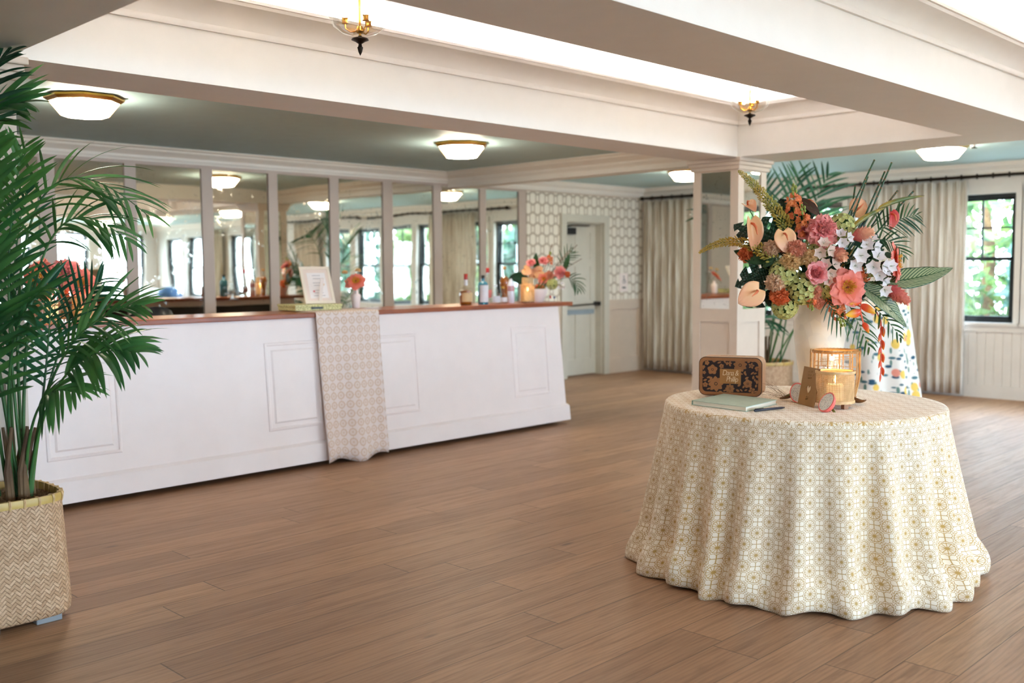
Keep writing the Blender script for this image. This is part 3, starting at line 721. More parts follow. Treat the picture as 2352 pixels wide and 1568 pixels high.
# woven candle lantern on the bar
M['rattan'] = plain('rattan_cane', (206, 160, 100), .5, c2=(178, 126, 70), scale=30)
M['cane'] = plain('pale_cane', (224, 188, 136), .55, c2=(204, 164, 112), scale=40)
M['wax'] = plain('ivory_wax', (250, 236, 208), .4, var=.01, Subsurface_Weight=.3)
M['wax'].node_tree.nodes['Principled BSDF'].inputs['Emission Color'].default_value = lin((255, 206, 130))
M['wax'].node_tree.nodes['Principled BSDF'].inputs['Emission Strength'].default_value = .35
def candle(r, x, y, z, rad, h):
    o = MB().lathe([(rad, z), (rad, z + h - .004), (rad - .004, z + h), (rad * .5, z + h - .003), (.001, z + h - .004)], 24).build('candle', M['wax'], None, smooth=True)
    o.data.transform(Matrix.Translation((x - base_of(r).location.x, y - base_of(r).location.y, -base_of(r).location.z))); o.parent = r
    f = MB().lathe([(.0005, 0), (.004, .006), (.0055, .014), (.0035, .026), (.0005, .036)], 10, Matrix.Translation((x, y, z + h + .004))).tube([(x, y, z + h - .004), (x, y, z + h + .006)], .0008, 4)
    f.build('flame', M['flame'], o, smooth=True)
    l = bpy.data.lights.new('candle_light', 'POINT'); l.energy = .13; l.color = (1, .62, .28); l.shadow_soft_size = .012
    lo = bpy.data.objects.new('candle_light', l); COL.objects.link(lo); lo.parent = r
    lo.location = (x - r.location.x, y - r.location.y, z + h + .05 - r.location.z)
def cane_lantern(name, x, y, z, R, H, feet, label, group=None, nv=56, nh=24, seam=True, cup=True):
    r = empty(name, (x, y, z), label, 'candle lantern', group)
    T = Matrix.Translation((x, y, z)); z0 = feet
    for zz, nm in ((z0, 'lower_rim'), (z0 + H - .012, 'upper_rim')):
        MB().lathe([(R - .006, zz), (R + .004, zz), (R + .005, zz + .006), (R + .004, zz + .012), (R - .006, zz + .012), (R - .007, zz + .006)], 40, T, cap0=False, cap1=False).build(nm, M['cane'], r, smooth=True)
    w = MB(); t = .0011
    for i in range(nv):
        a = 2 * pi * i / nv; da = (.35 if i % 2 else .5) * 2 * pi / nv * .5
        p = [(R * cos(q), R * sin(q)) for q in (a - da, a + da)]; q_ = [((R - t) * cos(q), (R - t) * sin(q)) for q in (a + da, a - da)]
        w.prism([p[0], p[1], q_[0], q_[1]], z0 + .01, z0 + H - .01, T)
    for i in range(nh):
        zz = z0 + .012 + (H - .024) * (i + .5) / nh; hh = (H - .024) / nh * .27
        w.lathe([(R + .0004, zz - hh), (R + .0012, zz), (R + .0004, zz + hh)], 48, T, cap0=False, cap1=False)
    w.build('cane_weave', M['cane'], r)
    for i in range(4):
        a = pi / 4 + i * pi / 2 + .35
        if feet > .01: MB().box(-.011, .011, -.011, .011, 0, feet + .004, T @ Matrix.Rotation(a, 4, 'Z') @ Matrix.Translation((R - .014, 0, 0))).build('foot', M['wood2'], r)
    MB().lathe([(.001, z0 + .004), (R - .008, z0 + .004), (R - .008, z0 + .01), (.001, z0 + .01)], 32, T).build('bottom_board', M['cane'], r)
    if cup:
        MB().lathe([(R * .72, z0 + .011), (R * .74, z0 + .02), (R * .74, z0 + H * .86)], 32, T, cap0=True, cap1=False).build('glass_cup', M['glass'], r, smooth=True)
    return r
M['wood2'] = plain('pale_wood', (176, 128, 92), .6, c2=(150, 104, 72))
r = cane_lantern('candle_lantern', 6.44, 6.17, TZ, .062, .15, .012, 'lit woven candle lantern on the bar between bottles and flower bowl')
r2_ = cane_lantern
MB().lathe([(.050, .163), (.052, .2), (.050, .225)], 32, Matrix.Translation((6.44, 6.17, TZ)), cap0=False, cap1=False).build('upper_sleeve', M['cane'], r)
candle(r, 6.44, 6.17, TZ + .024, .032, .075)
r = cane_lantern('candle_lantern', 2.50, 6.13, TZ, .07, .145, .012, 'lit square-woven cane lantern at the left end of the bar behind the palm', nv=40, nh=14)
candle(r, 2.50, 6.13, TZ + .024, .035, .07)
# tall cylinder lantern behind, at the left end
r = empty('candle_lantern', (2.34, 6.22, TZ), 'taller pink and amber rattan lantern among the coral flowers at the left end', 'candle lantern')
T = Matrix.Translation((2.34, 6.22, TZ))
k = MB()
for i in range(18):
    a = 2 * pi * i / 18; k.tube([(.085 * cos(a), .085 * sin(a), .004), (.092 * cos(a), .092 * sin(a), .15), (.085 * cos(a), .085 * sin(a), .30)], .0035, 5, T)
for z in (.02, .10, .19, .29): k.lathe([(.088, z), (.094, z + .005), (.088, z + .01)], 30, T, cap0=False, cap1=False)
k.build('rattan_cage', M['rattan'], r)
MB().lathe([(.07, .012), (.072, .26)], 28, T, cap1=False).build('glass_cup', M['glass'], r, smooth=True)
candle(r, 2.34, 6.22, TZ + .014, .035, .12)
# small round back of a black bar chair standing behind the counter, and folded cloths
r = empty('bar_stool', (3.35, 7.15, 0), 'black round-backed stool behind the bar, only its curved top showing', 'stool')
MB().lathe([(.001, .70), (.17, .70), (.18, .72), (.17, .75), (.001, .76)], 24, Matrix.Translation((3.35, 7.15, 0))).build('seat', M['black'], r, smooth=True)
k = MB(); A = [radians(200 + 14 * i) for i in range(11)]
k.grid([[(3.35 + .2 * cos(a), 7.15 + .2 * sin(a), z - (.0 if z < 1 else .10 * abs((i - 5) / 5) ** 2)) for i, a in enumerate(A)] for z in (.78, .9, 1.03, 1.14)])
k.build('backrest', M['black'], r, smooth=True, solid=.02)
for i in range(4):
    a = pi / 4 + i * pi / 2; MB().tube([(3.35 + .14 * cos(a), 7.15 + .14 * sin(a), .71), (3.35 + .2 * cos(a), 7.15 + .2 * sin(a), 0)], .012, 8).build('leg', M['black'], r)
rnd = random.Random(12); ZS = .76
st_ = empty('side_table', (10.5, -4.8, 0), 'wooden side table by the far windows, reflected in the mirrors', 'table')
MB().box(10.1, 10.9, -5.6, -4.0, .72, .76).build('tabletop', M['wood'], st_)
for x in (10.14, 10.82):
    for y in (-5.55, -4.1): MB().box(x, x + .05, y, y + .05, 0, .72).build('leg', M['wood'], st_)
def cloth_heap(name, x, y, rx, ry, h, mat, label):
    rows = []
    for i in range(9):
        f = i / 8; rr = cos(f * pi / 2) if f < 1 else .01
        rows.append([(x + rx * rr * cos(a) * (1 + .12 * sin(3 * a + 4 * f)), y + ry * rr * sin(a) * (1 + .1 * sin(4 * a)), ZS + .003 + h * sin(f * pi / 2) * (1 + .15 * sin(2 * a + 1) * (1 - f))) for a in [2 * pi * j / 26 for j in range(26)]])
    return tag(MB().grid(rows, True).cap(rows[0][::-1]).build(name, mat, None, smooth=180), label, 'cloth')
cloth_heap('folded_cloth', 10.55, -4.45, .30, .20, .26, plain('blue_cloth', (60, 96, 140), .8), 'blue cloth heap on the far side table, reflected in the mirrors')
cloth_heap('folded_cloth', 10.50, -5.15, .30, .22, .22, plain('white_cloth', (214, 216, 222), .8), 'white cloth heap beside the blue one on the far side table')
# ---------------------------------------------------------------- round table and what stands on it
TC = Vector((4.275, 2.315)); TR = .632; TT = .77
def m_rosette():
    g = G('rosette_lattice_linen'); v = g.co('UV'); x, y, z = g.sep(v)
    def ros(ox, oy, s):
        u = g('SUBTRACT', g('MODULO', g('ADD', x, ox), s), s / 2); w = g('SUBTRACT', g('MODULO', g('ADD', y, oy), s), s / 2)
        rr = g('SQRT', g('ADD', g('MULTIPLY', u, u), g('MULTIPLY', w, w))); an = g('ARCTAN2', w, u)
        return u, w, rr, an
    s = .092; L = .0015
    def line(d, w=L): return g.ss(d, w * 1.5, w * .5)
    out = None
    for ox, oy in ((50 * s, 50 * s), (50.5 * s, 50.5 * s)):
        u, w, rr, an = ros(ox, oy, s)
        r1 = line(g('ABSOLUTE', g('SUBTRACT', rr, .0215)), L * .8)
        sp = g('MULTIPLY', line(g('MULTIPLY', g('ABSOLUTE', g('SINE', g('MULTIPLY', an, 6))), g('DIVIDE', rr, 6)), L * .6), g.ss(rr, .0225, .0210))
        sc = g('MULTIPLY', g('COSINE', g('MULTIPLY', an, 12)), .0022)
        r2 = line(g('ABSOLUTE', g('SUBTRACT', rr, g('ADD', .0285, sc))), L * .8)
        dots = g('MULTIPLY', g.ss(g('COSINE', g('MULTIPLY', an, 12)), .82, .94), g.ss(g('ABSOLUTE', g('SUBTRACT', rr, .0225)), .003, .002))
        cen = g.ss(rr, .0068, .0052)
        a = g('MAXIMUM', g('MAXIMUM', r1, sp), g('MAXIMUM', r2, g('MAXIMUM', dots, cen)))
        out = a if out is None else g('MAXIMUM', out, a)
        rmin = rr if ox == 50 * s else g('MINIMUM', rmin, rr)
    u, w, rr, an = ros(50 * s, 50 * s, s)
    ax = g('MINIMUM', g('ABSOLUTE', g('SUBTRACT', g('ABSOLUTE', u), g('ABSOLUTE', w))), g('MINIMUM', g('ABSOLUTE', u), g('ABSOLUTE', w)))
    ex = g('MINIMUM', ax, g('MINIMUM', g('SUBTRACT', s / 2, g('ABSOLUTE', u)), g('SUBTRACT', s / 2, g('ABSOLUTE', w))))
    net = g('MULTIPLY', line(ex, L * .9), g.ss(rmin, .0275, .0285))
    out = g('MAXIMUM', out, net)
    band = g.noise(g.map(v, (1, 1, 1)), 1.2, 1)
    ink = g.mix(g.ss(band, .42, .58), lin((196, 148, 48)), lin((186, 144, 74)))
    col = g.mix(g('MULTIPLY', g.ss(rmin, .030, .026), .12), lin((250, 237, 216)), ink)
    col = g.mix(g('MULTIPLY', out, .9), col, ink)
    g.bump(g.noise(v, 420, 2), .25, .0008)
    return g.fin(col, .75, 0, .3, Sheen_Weight=.35)
M['rosette'] = m_rosette()
tb = empty('round_table', (TC.x, TC.y, 0), 'round table hidden under the rosette print tablecloth', 'table')
MB().lathe([(.001, .735), (TR - .02, .735), (TR - .012, .75), (TR - .02, .764), (.001, .764)], 48, Matrix.Translation((TC.x, TC.y, 0))).build('tabletop', M['wood2'], tb)
MB().lathe([(.03, 0.02), (.03, .735)], 16, Matrix.Translation((TC.x, TC.y, 0))).build('pedestal', M['black'], tb)
for i in range(4):
    a = i * pi / 2 + .3; MB().tube([(TC.x, TC.y, .1), (TC.x + .3 * cos(a), TC.y + .3 * sin(a), .02)], .018, 8).build('leg', M['black'], tb)

# draped cloth, gathered under at the floor
rnd = random.Random(21)
NF = 23; N = NF * 26
ph = [rnd.uniform(-.35, .35) for _ in range(NF)]; am = [rnd.uniform(.45, 1.25) for _ in range(NF)]; sh = [rnd.uniform(.6, 1.6) for _ in range(NF)]; sw = [rnd.uniform(-.5, .5) for _ in range(NF)]
hb = [rnd.uniform(.0, 1.0) for _ in range(NF)]
def smooth_pick(arr, k):
    i = int(k) % NF; f = k - int(k); f = f * f * (3 - 2 * f); return arr[i] * (1 - f) + arr[(i + 1) % NF] * f
rows = []; UV = []
prof = [(0.002, 0), (.2, 0), (.4, 0), (.55, 0), (.60, 0), (.618, 0), (.628, .002), (.634, .008), (.637, .018)]
for r, dz in prof:
    rows.append([(TC.x + r * cos(2 * pi * j / N), TC.y + r * sin(2 * pi * j / N), TT - dz) for j in range(N)]); UV.append((r, None))
Z = 34
for i in range(1, Z + 1):
    t = i / Z
    row = []
    for j in range(N):
        a = 2 * pi * j / N; k = NF * j / N + smooth_pick(sw, NF * j / N) * t * .5
        A = smooth_pick(am, k % NF); w = sin(2 * pi * k + smooth_pick(ph, k % NF) * 2)
        w = (1 - abs(w) ** smooth_pick(sh, k % NF) * (1 if w > 0 else 1)) * 2 - 1 if False else (w if w > 0 else -abs(w) ** .7)
        grow = t ** .85
        H = smooth_pick(hb, (k * .5) % NF)
        rr = .637 + .115 * t ** 1.15 + .040 * A * w * t ** .75 * (1 + .5 * t) * (1 - .55 * max(0, (t - .74) / .26)) + .008 * sin(7 * a + 2.1) * t
        # bulge low down, then tuck under
        bl = max(0, (t - .74) / .26)
        rr += (.022 + .03 * H) * sin(min(1, bl * 1.25) * pi * .72) - .10 * max(0, bl - .82) / .18 * (.7 + .5 * H)
        rr += .012 * bl * sin(2 * pi * k * .5 + 9 * t + 5 * H) + .005 * bl * sin(2 * pi * k * 2 - 14 * t)
        z = (TT - .018) * (1 - min(1, t * 1.06)) if t < .94 else 0
        z = (TT - .018) - (TT - .018 - .004) * min(1, (t / .95)) 
        z += .018 * (bl * (1 - bl) * 4) * sin(pi * k * 1.0 + 4 * H) * .8
        z = max(z, .003 + .002 * sin(k))
        ea = 1.0
        row.append((TC.x + rr * cos(a), TC.y + rr * sin(a), z))
    rows.append(row); UV.append((t, 1))
def uvf(i, j):
    a = 2 * pi * j / N
    if UV[i][1] is None: return (UV[i][0] * cos(a) * 1.0 + 9.0, UV[i][0] * sin(a) + 9.0)
    t = UV[i][0]; return (a * .79 + .02 * sin(3 * a), .65 + t * .80)
mb = MB().grid(rows, True, uvs=uvf)
tcl = mb.build('tablecloth', M['rosette'], None, smooth=180)
# fix the seam between flat and hanging parts: the printed cloth turns over the edge
me = tcl.data; ul = me.uv_layers[0]; nb = len(prof) - 1
for i in range(nb, nb + 1):
    for j in range(N):
        f = me.polygons[i * N + j]; a0 = 2 * pi * j / N; a1 = 2 * pi * (j + 1) / N
        for li, q in zip(f.loop_indices, ((a0, 0), (a1, 0), (a1, 1), (a0, 1))):
            t = 0 if q[1] == 0 else UV[nb + 1][0]; ul.data[li].uv = (q[0] * .79 + .02 * sin(3 * q[0]), .65 + t * .80)
tag(tcl, 'cream tablecloth with olive gold rosette print, puddling on the floor', 'tablecloth')

Z0 = TT + .001
# brown card box with a cut-out floral front
M['mdf'] = plain('brown_board', (156, 100, 56), .5, c2=(138, 86, 46), scale=12)
M['mdfd'] = plain('dark_cut_out', (34, 14, 10), .7)
M['mdfl'] = plain('pale_board_top', (196, 152, 112), .5)
def on_z(px, py, z):
    d = CF + CR * ((px - 1176) / FPX) + CU * ((784 - py) / FPX); return CAM + d * ((z - CAM.z) / d.z)
bl = on_z(1605, 908, Z0 + .006); br_ = on_z(1750, 914, Z0 + .006); bl.z = br_.z = 0
ux = (br_ - bl).normalized(); uy = Vector((0, 0, 1)); un = ux.cross(uy)   # toward the camera
if un.dot(Vector((4.2, 2.7, 0))) > 0: un = -un
Wd = (br_ - bl).length; Hd = .187; Dp = .12
ctr = (bl + br_) / 2; 
bxr = empty('card_box', (ctr.x - un.x * Dp / 2, ctr.y - un.y * Dp / 2, Z0), 'brown wooden card box with dark floral cut-out front and two names', 'card box')
T0 = frame_mat(Vector((ctr.x, ctr.y, Z0 + .010)), ux, uy, un)      # local x right, y up, z to the camera
def rrect(w, h, r, n=7, cx=0, cy=0):
    P = []
    for sx, sy, a in ((1, 1, 0), (-1, 1, 90), (-1, -1, 180), (1, -1, 270)):
        for i in range(n + 1):
            q = radians(a + 90 * i / n); P.append((cx + sx * (w / 2 - r) + r * cos(q), cy + sy * (h / 2 - r) + r * sin(q)))
    return P
MB().prism(rrect(Wd, Hd, .032, cy=Hd / 2), -Dp, -.003, T0).build('case', M['mdfl'], bxr)
MB().prism(rrect(Wd, Hd, .032, cy=Hd / 2), -.003, .0, T0).build('front_edge', plain('scorched_edge', (52, 32, 22), .6), bxr)
fp = MB().prism(rrect(Wd - .006, Hd - .006, .03, cy=Hd / 2), 0, .003, T0).build('front_panel', M['mdf'], bxr)
MB().prism(rrect(Wd - .036, Hd - .036, .020, cy=Hd / 2), .003, .0034, T0).build('cut_out_field', M['mdfd'], fp)
MB().box(-.06, .06, Hd + .0005, Hd + .0012, -.075, -.073, T0).build('coin_slot', M['mdfd'], bxr)
for sx in (-1, 1):
    MB().box(sx * .045 - .035, sx * .045 + .035, -.010, .001, -Dp + .01, -.006, T0).build('foot', plain('dark_foot', (70, 46, 34), .6), bxr)
fm = MB()
def petal_poly(cx, cy, a, r0, r1, w, n=6):
    P = []
    for i in range(n + 1):
        t = i / n; d = r0 + (r1 - r0) * t; ww = w * sin(pi * min(1, t * .92 + .06)) ** .8
        P.append((d, ww))
    pts = P + [(d, -ww) for d, ww in P[::-1]]
    return [(cx + d * cos(a) - q * sin(a), cy + d * sin(a) + q * cos(a)) for d, q in pts]
def flower2(cx, cy, r, n, wf=.30, rot=0):
    for i in range(n): fm.prism(petal_poly(cx, cy, rot + 2 * pi * i / n, r * .22, r, r * wf), .0034, .0050, T0)
    fm.prism([(cx + r * .15 * cos(q), cy + r * .15 * sin(q)) for q in [i * pi / 4 for i in range(8)]], .0034, .0052, T0)
def leaf2(cx, cy, a, l, w): fm.prism(petal_poly(cx, cy, a, 0, l, w), .0034, .0048, T0)
S = Wd / 150.0   # one photo pixel on the front
px = lambda x, y: ((x - 74) * S, (58 - y) * S * .98 + Hd / 2 - 12 * S + .0)
def F(x, y, r, n, wf=.3, rot=0): 
    q = ((x - 920) / 1140 * Wd, Hd / 2 - (y - 530) / 670 * Hd); flower2(q[0], q[1], r / 1140 * Wd, n, wf, rot)
def Lf(x, y, a, l, w): leaf2((x - 920) / 1140 * Wd, Hd / 2 - (y - 530) / 670 * Hd, a, l / 1140 * Wd, w / 1140 * Wd)
F(600, 415, 95, 5, .42, .3); F(665, 660, 140, 8, .30, .1); F(1100, 325, 125, 9, .27, .2); F(1240, 640, 82, 5, .45, .5); F(920, 735, 85, 8, .3, 0)
F(500, 300, 45, 5, .4, 0); F(765, 350, 45, 5, .4, .6); F(470, 680, 50, 5, .4, .3); F(440, 370, 30, 5, .4, 0); F(1310, 750, 60, 4, .4, .4); F(1300, 330, 55, 5, .3, .1); F(450, 470, 34, 5, .4, 0)
rr_ = random.Random(9)
for x, y, a in [(560, 540, 200), (600, 555, 190), (560, 600, 225), (440, 560, 170), (500, 590, 200), (1170, 470, 60), (1210, 500, 120), (1290, 480, 40), (1340, 470, 20), (1380, 500, -30), (1190, 560, 30), (1330, 560, 80), (1370, 600, 100), (1400, 640, 90), (1150, 480, 170), (1340, 260, 160), (1230, 280, 40), (860, 330, 80), (840, 300, 120), (890, 310, 50), (650, 280, 160), (600, 270, 10), (690, 300, 20), (1060, 690, 40), (1100, 740, -40), (1150, 720, 60), (1180, 760, 20), (1090, 780, 150), (560, 760, 10), (500, 760, 20), (800, 780, 20), (720, 790, 340), (1380, 700, 80), (1410, 760, 200), (1400, 420, 100), (430, 420, 80), (1360, 380, 30), (950, 300, 170), (930, 350, 120)]:
    Lf(x, y, radians(a), rr_.uniform(55, 85), rr_.uniform(14, 22))
for x, y, a in [(440, 260, 0)]: pass
fm.build('floral_fretwork', M['mdf'], fp)
MB().box(-.098 * Wd * 1.65, .098 * Wd * 1.75, Hd * .32, Hd * .70, .0034, .006, T0).build('name_plate', plain('name_plate_board', (164, 108, 52), .5), fp)
def text(body, size, Mx, mat, name, parent, ext=.0005, shear=.35, sp=.9, sy=1):
    cu = bpy.data.curves.new(name, 'FONT'); cu.body = body; cu.size = size; cu.extrude = ext; cu.shear = shear; cu.align_x = 'CENTER'; cu.space_character = sp; cu.offset = -size * .012
    o = bpy.data.objects.new(name + '_tmp', cu); COL.objects.link(o); bpy.context.view_layer.update()
    dg = bpy.context.evaluated_depsgraph_get(); me = bpy.data.meshes.new_from_object(o.evaluated_get(dg)); bpy.data.objects.remove(o)
    me.transform(loc_matrix(parent).inverted() @ Mx @ Matrix.Diagonal((1, sy, 1, 1))); me.materials.clear(); me.materials.append(mat)
    q = bpy.data.objects.new(name, me); COL.objects.link(q); q.parent = parent; return q
M['cream_ink'] = plain('cream_lettering', (236, 206, 164), .5, var=.01)
text('Dana &', .030, T0 @ Matrix.Translation((0.002, Hd * .535, .0066)), M['cream_ink'], 'lettering', fp, shear=.2, sp=.85, sy=1.25)
text('Phillip', .030, T0 @ Matrix.Translation((0.010, Hd * .375, .0066)), M['cream_ink'], 'lettering', fp, shear=.2, sp=.85, sy=1.25)

# guest book, pen
A_, B_, C_, D_ = Vector((3.811, 2.607)), Vector((3.785, 2.324)), Vector((4.114, 2.336)), Vector((4.169, 2.648))
B_ = Vector((3.792, 2.318)); C_ = Vector((4.098, 2.343)); A_ = Vector((3.822, 2.622)); D_ = A_ + C_ - B_
gb = empty('guest_book', ((A_.x + C_.x) / 2, (A_.y + C_.y) / 2, Z0), 'sage green hardback guest book lying on the round table', 'book')
def plate(q, z0, z1, i=0):
    c_ = sum(q, Vector((0, 0))) / 4; q = [p + (c_ - p).normalized() * i for p in q]
    return MB().hexa([(p.x, p.y, z0) for p in q] + [(p.x, p.y, z1) for p in q])
qq = [A_, B_, C_, D_]
sage = plain('sage_cloth_cover', (184, 202, 184), .7, c2=(176, 194, 178), scale=40, bump=.2, bscale=500)
cv = plate(qq, Z0, Z0 + .0022); cv.hexa([tuple(v) for v in []] or [(p.x, p.y, Z0 + .0185) for p in qq] + [(p.x, p.y, Z0 + .021) for p in qq])
d0 = (B_ - A_).normalized() * .002
cv.hexa([(A_.x, A_.y, Z0), (A_.x + .0025, A_.y, Z0), (D_.x, D_.y - .002, Z0), (D_.x, D_.y, Z0), (A_.x, A_.y, Z0 + .021), (A_.x + .0025, A_.y, Z0 + .021), (D_.x, D_.y - .002, Z0 + .021), (D_.x, D_.y, Z0 + .021)])
cv.build('cover', sage, gb)
plate(qq, Z0 + .0022, Z0 + .0185, .006).build('pages', plain('page_block', (240, 232, 214), .7, var=.03), gb)
pn = empty('pen', (3.894, 2.264, Z0), 'slim black pen lying in front of the guest book', 'pen')
p0, p1 = Vector((3.806, 2.287, Z0 + .0065)), Vector((3.984, 2.240, Z0 + .0065)); dd = p1 - p0
MB().tube([p0, p0 + dd * .02, p0 + dd * .9, p0 + dd * .97, p1], [.003, .0058, .0052, .003, .0018], 10).build('barrel', plain('blue_black_plastic', (32, 34, 48), .35), pn, smooth=True)
MB().tube([p0 + dd * .03 + Vector((0, 0, .007)), p0 + dd * .3 + Vector((0, 0, .0075))], .0014, 6).build('clip', M['black'], pn)

# lanterns on the table
r = cane_lantern('candle_lantern', 4.185, 2.105, Z0, .082, .143, .022, 'small lit cane-webbing lantern on wooden feet, behind the cut dragon fruit', nv=72, nh=27)
candle(r, 4.185, 2.105, Z0 + .034, .036, .07)
LX, LY, LR, LH = 4.375, 2.200, .098, .242
r = empty('candle_lantern', (LX, LY, Z0), 'taller open rattan lantern with handle, glass cylinder and ivory pillar candle', 'candle lantern')
T = Matrix.Translation((LX, LY, Z0)); rb = random.Random(3)
k = MB(); k.lathe([(LR, LH - .014), (LR + .006, LH - .007), (LR, LH), (LR - .006, LH - .007)], 40, T, cap0=False, cap1=False)
k.lathe([(LR, LH - .014), (LR - .006, LH - .007)], 40, T, cap0=False, cap1=False)
for i in range(40):
    a = 2 * pi * i / 40; q = lambda a, rr, z: (rr * cos(a), rr * sin(a), z)
    k.tube([q(a, LR + .007, LH - .015), q(a + .04, LR + .008, LH - .006), q(a + .08, LR + .001, LH + .001)], .0014, 4, T)
k.build('upper_rim', M['rattan'], r)
k = MB(); k.lathe([(LR - .01, 0), (LR - .002, .004), (LR - .01, .010), (LR - .016, .004), (LR - .01, 0)], 40, T, cap0=False, cap1=False); k.build('lower_rim', M['rattan'], r)
k = MB()
for i in range(12):
    a = 2 * pi * i / 12 + .1
    for s_ in (0, .03): k.tube([((LR - .010) * cos(a + s_), (LR - .010) * sin(a + s_), .006), ((LR + .002) * cos(a + s_), (LR + .002) * sin(a + s_), LH * .5), (LR * cos(a + s_), LR * sin(a + s_), LH - .01)], .0022, 5, T)
k.build('upright_canes', M['rattan'], r)
k = MB()
for i in range(6):
    z = .028 + i * .034; tl = rb.uniform(-.014, .014); p_2 = rb.uniform(0, 6)
    k.tube([((LR - .004 + .004 * sin(12 * a)) * cos(a), (LR - .004 + .004 * sin(12 * a)) * sin(a), z + tl * sin(a + p_2)) for a in [2 * pi * j / 60 for j in range(61)]], .0013, 4, T)
k.build('woven_strands', M['rattan'], r)
MB().lathe([(.001, .006), (LR - .014, .006), (LR - .014, .012), (.001, .012)], 30, T).build('bottom_board', M['rattan'], r)
MB().lathe([(.070, .013), (.072, .02), (.072, .205)], 36, T, cap1=False).build('glass_cylinder', M['glass'], r, smooth=True)
dr = Vector((CR.x, CR.y, 0)).normalized()
pts = []
k = MB()
for s_ in (-1, 1):
    e = dr * s_ * (LR + .016)
    k.tube([e + Vector((0, 0, LH - .012)), e * 1.01 + Vector((0, 0, LH * .5)), e * .93 + Vector((0, 0, .07)), e * .82 + Vector((0, 0, .02))], [.006, .006, .005, .004], 7, T)
    k.tube([dr * s_ * (LR - .002) + Vector((0, 0, LH - .018)), dr * s_ * (LR + .006) + Vector((0, 0, LH + .002)), dr * s_ * (LR + .018) + Vector((0, 0, LH + .004)), dr * s_ * (LR + .020) + Vector((0, 0, LH - .014))], .003, 6, T)
k.build('handle', M['rattan'], r, smooth=True)
candle(r, LX + .012, LY - .012, Z0 + .014, .045, .125)

# folded board sign with a heart cut out
sgn = empty('table_sign', (4.13, 2.235, Z0), 'brown folded sign with a cut-out heart, leaning before the rattan lantern', 'sign')
pL, pR = on_z(1832, 926, Z0 + .001), on_z(1869, 936, Z0 + .001); sx_ = (pR - pL).normalized(); back = Vector((CF.x, CF.y, 0)).normalized()
sy_ = (Vector((0, 0, 1)) + back * .25 + CR * .24).normalized(); szn = sx_.cross(sy_).normalized()
TS = frame_mat(pL, sx_, sy_, szn); ws = (pR - pL).length
brd = plain('kraft_board', (158, 114, 64), .55, c2=(146, 104, 56))
heart = []
for i in range(28):
    t = 2 * pi * i / 28; heart.append((16 * sin(t) ** 3, 13 * cos(t) - 5 * cos(2 * t) - 2 * cos(3 * t) - cos(4 * t)))
hx, hy, hs = ws * .50, .076, .00115
hp = [(hx + p[0] * hs, hy + p[1] * hs * 1.25) for p in heart]
outer = []
hw, hh = ws, .178
for p in hp:
    dx, dy = p[0] - hx, p[1] - hy; s_ = 1e9
    for e, dd2 in ((hw - hx, dx), (-hx, dx)):
        if dd2 * e > 0: s_ = min(s_, e / dd2)
    for e, dd2 in ((hh - hy, dy), (-hy, dy)):
        if dd2 * e > 0: s_ = min(s_, e / dd2)
    outer.append((hx + dx * s_, hy + dy * s_))
def snap(P):
    for cxy in ((0, 0), (hw, 0), (hw, hh), (0, hh)):
        i = min(range(len(P)), key=lambda q: (P[q][0] - cxy[0]) ** 2 + (P[q][1] - cxy[1]) ** 2); P[i] = cxy
snap(outer)
k = MB(); n_ = len(hp)
k.add([(x, y, .0) for x, y in hp] + [(x, y, .0) for x, y in outer] + [(x, y, -.003) for x, y in hp] + [(x, y, -.003) for x, y in outer],
      [q for i in range(n_) for j in [(i + 1) % n_] for q in ((i, j, n_ + j, n_ + i), (2 * n_ + i, 3 * n_ + i, 3 * n_ + j, 2 * n_ + j), (i, 2 * n_ + i, 2 * n_ + j, j), (n_ + i, n_ + j, 3 * n_ + j, 3 * n_ + i))], TS)
k.build('face_board', brd, sgn)
for i, (tx, yy_, sz) in enumerate((('Cards', .150, .020), ('& Gifts', .122, .020), ('please', .034, .014))):
    pass
inkk = plain('gold_scribe', (176, 134, 80), .5)
k = MB(); rs = random.Random(7)
for y0_, w_ in ((.155, .05), (.140, .055), (.126, .05), (.040, .026), (.028, .022)):
    P_ = []
    for i in range(26):
        t = i / 25; P_.append((hw * .5 - w_ / 2 + w_ * t + .002 * sin(t * 40), y0_ + .0045 * sin(t * 31 + y0_ * 99) + .006 * t, .0012))
    k.tube(P_, .0006, 3, TS)
k.build('script_lettering', inkk, sgn)
bq = pL - sx_ * .02
k = MB().hexa([(pL.x, pL.y, Z0), (pR.x, pR.y, Z0), (pR.x + back.x * .07, pR.y + back.y * .07, Z0), (pL.x + back.x * .07 - .02, pL.y + back.y * .07, Z0), (pL.x, pL.y, Z0 + .003), (pR.x, pR.y, Z0 + .003), (pR.x + back.x * .07, pR.y + back.y * .07, Z0 + .003), (pL.x + back.x * .07 - .02, pL.y + back.y * .07, Z0 + .003)])
k.build('base_flap', brd, sgn)

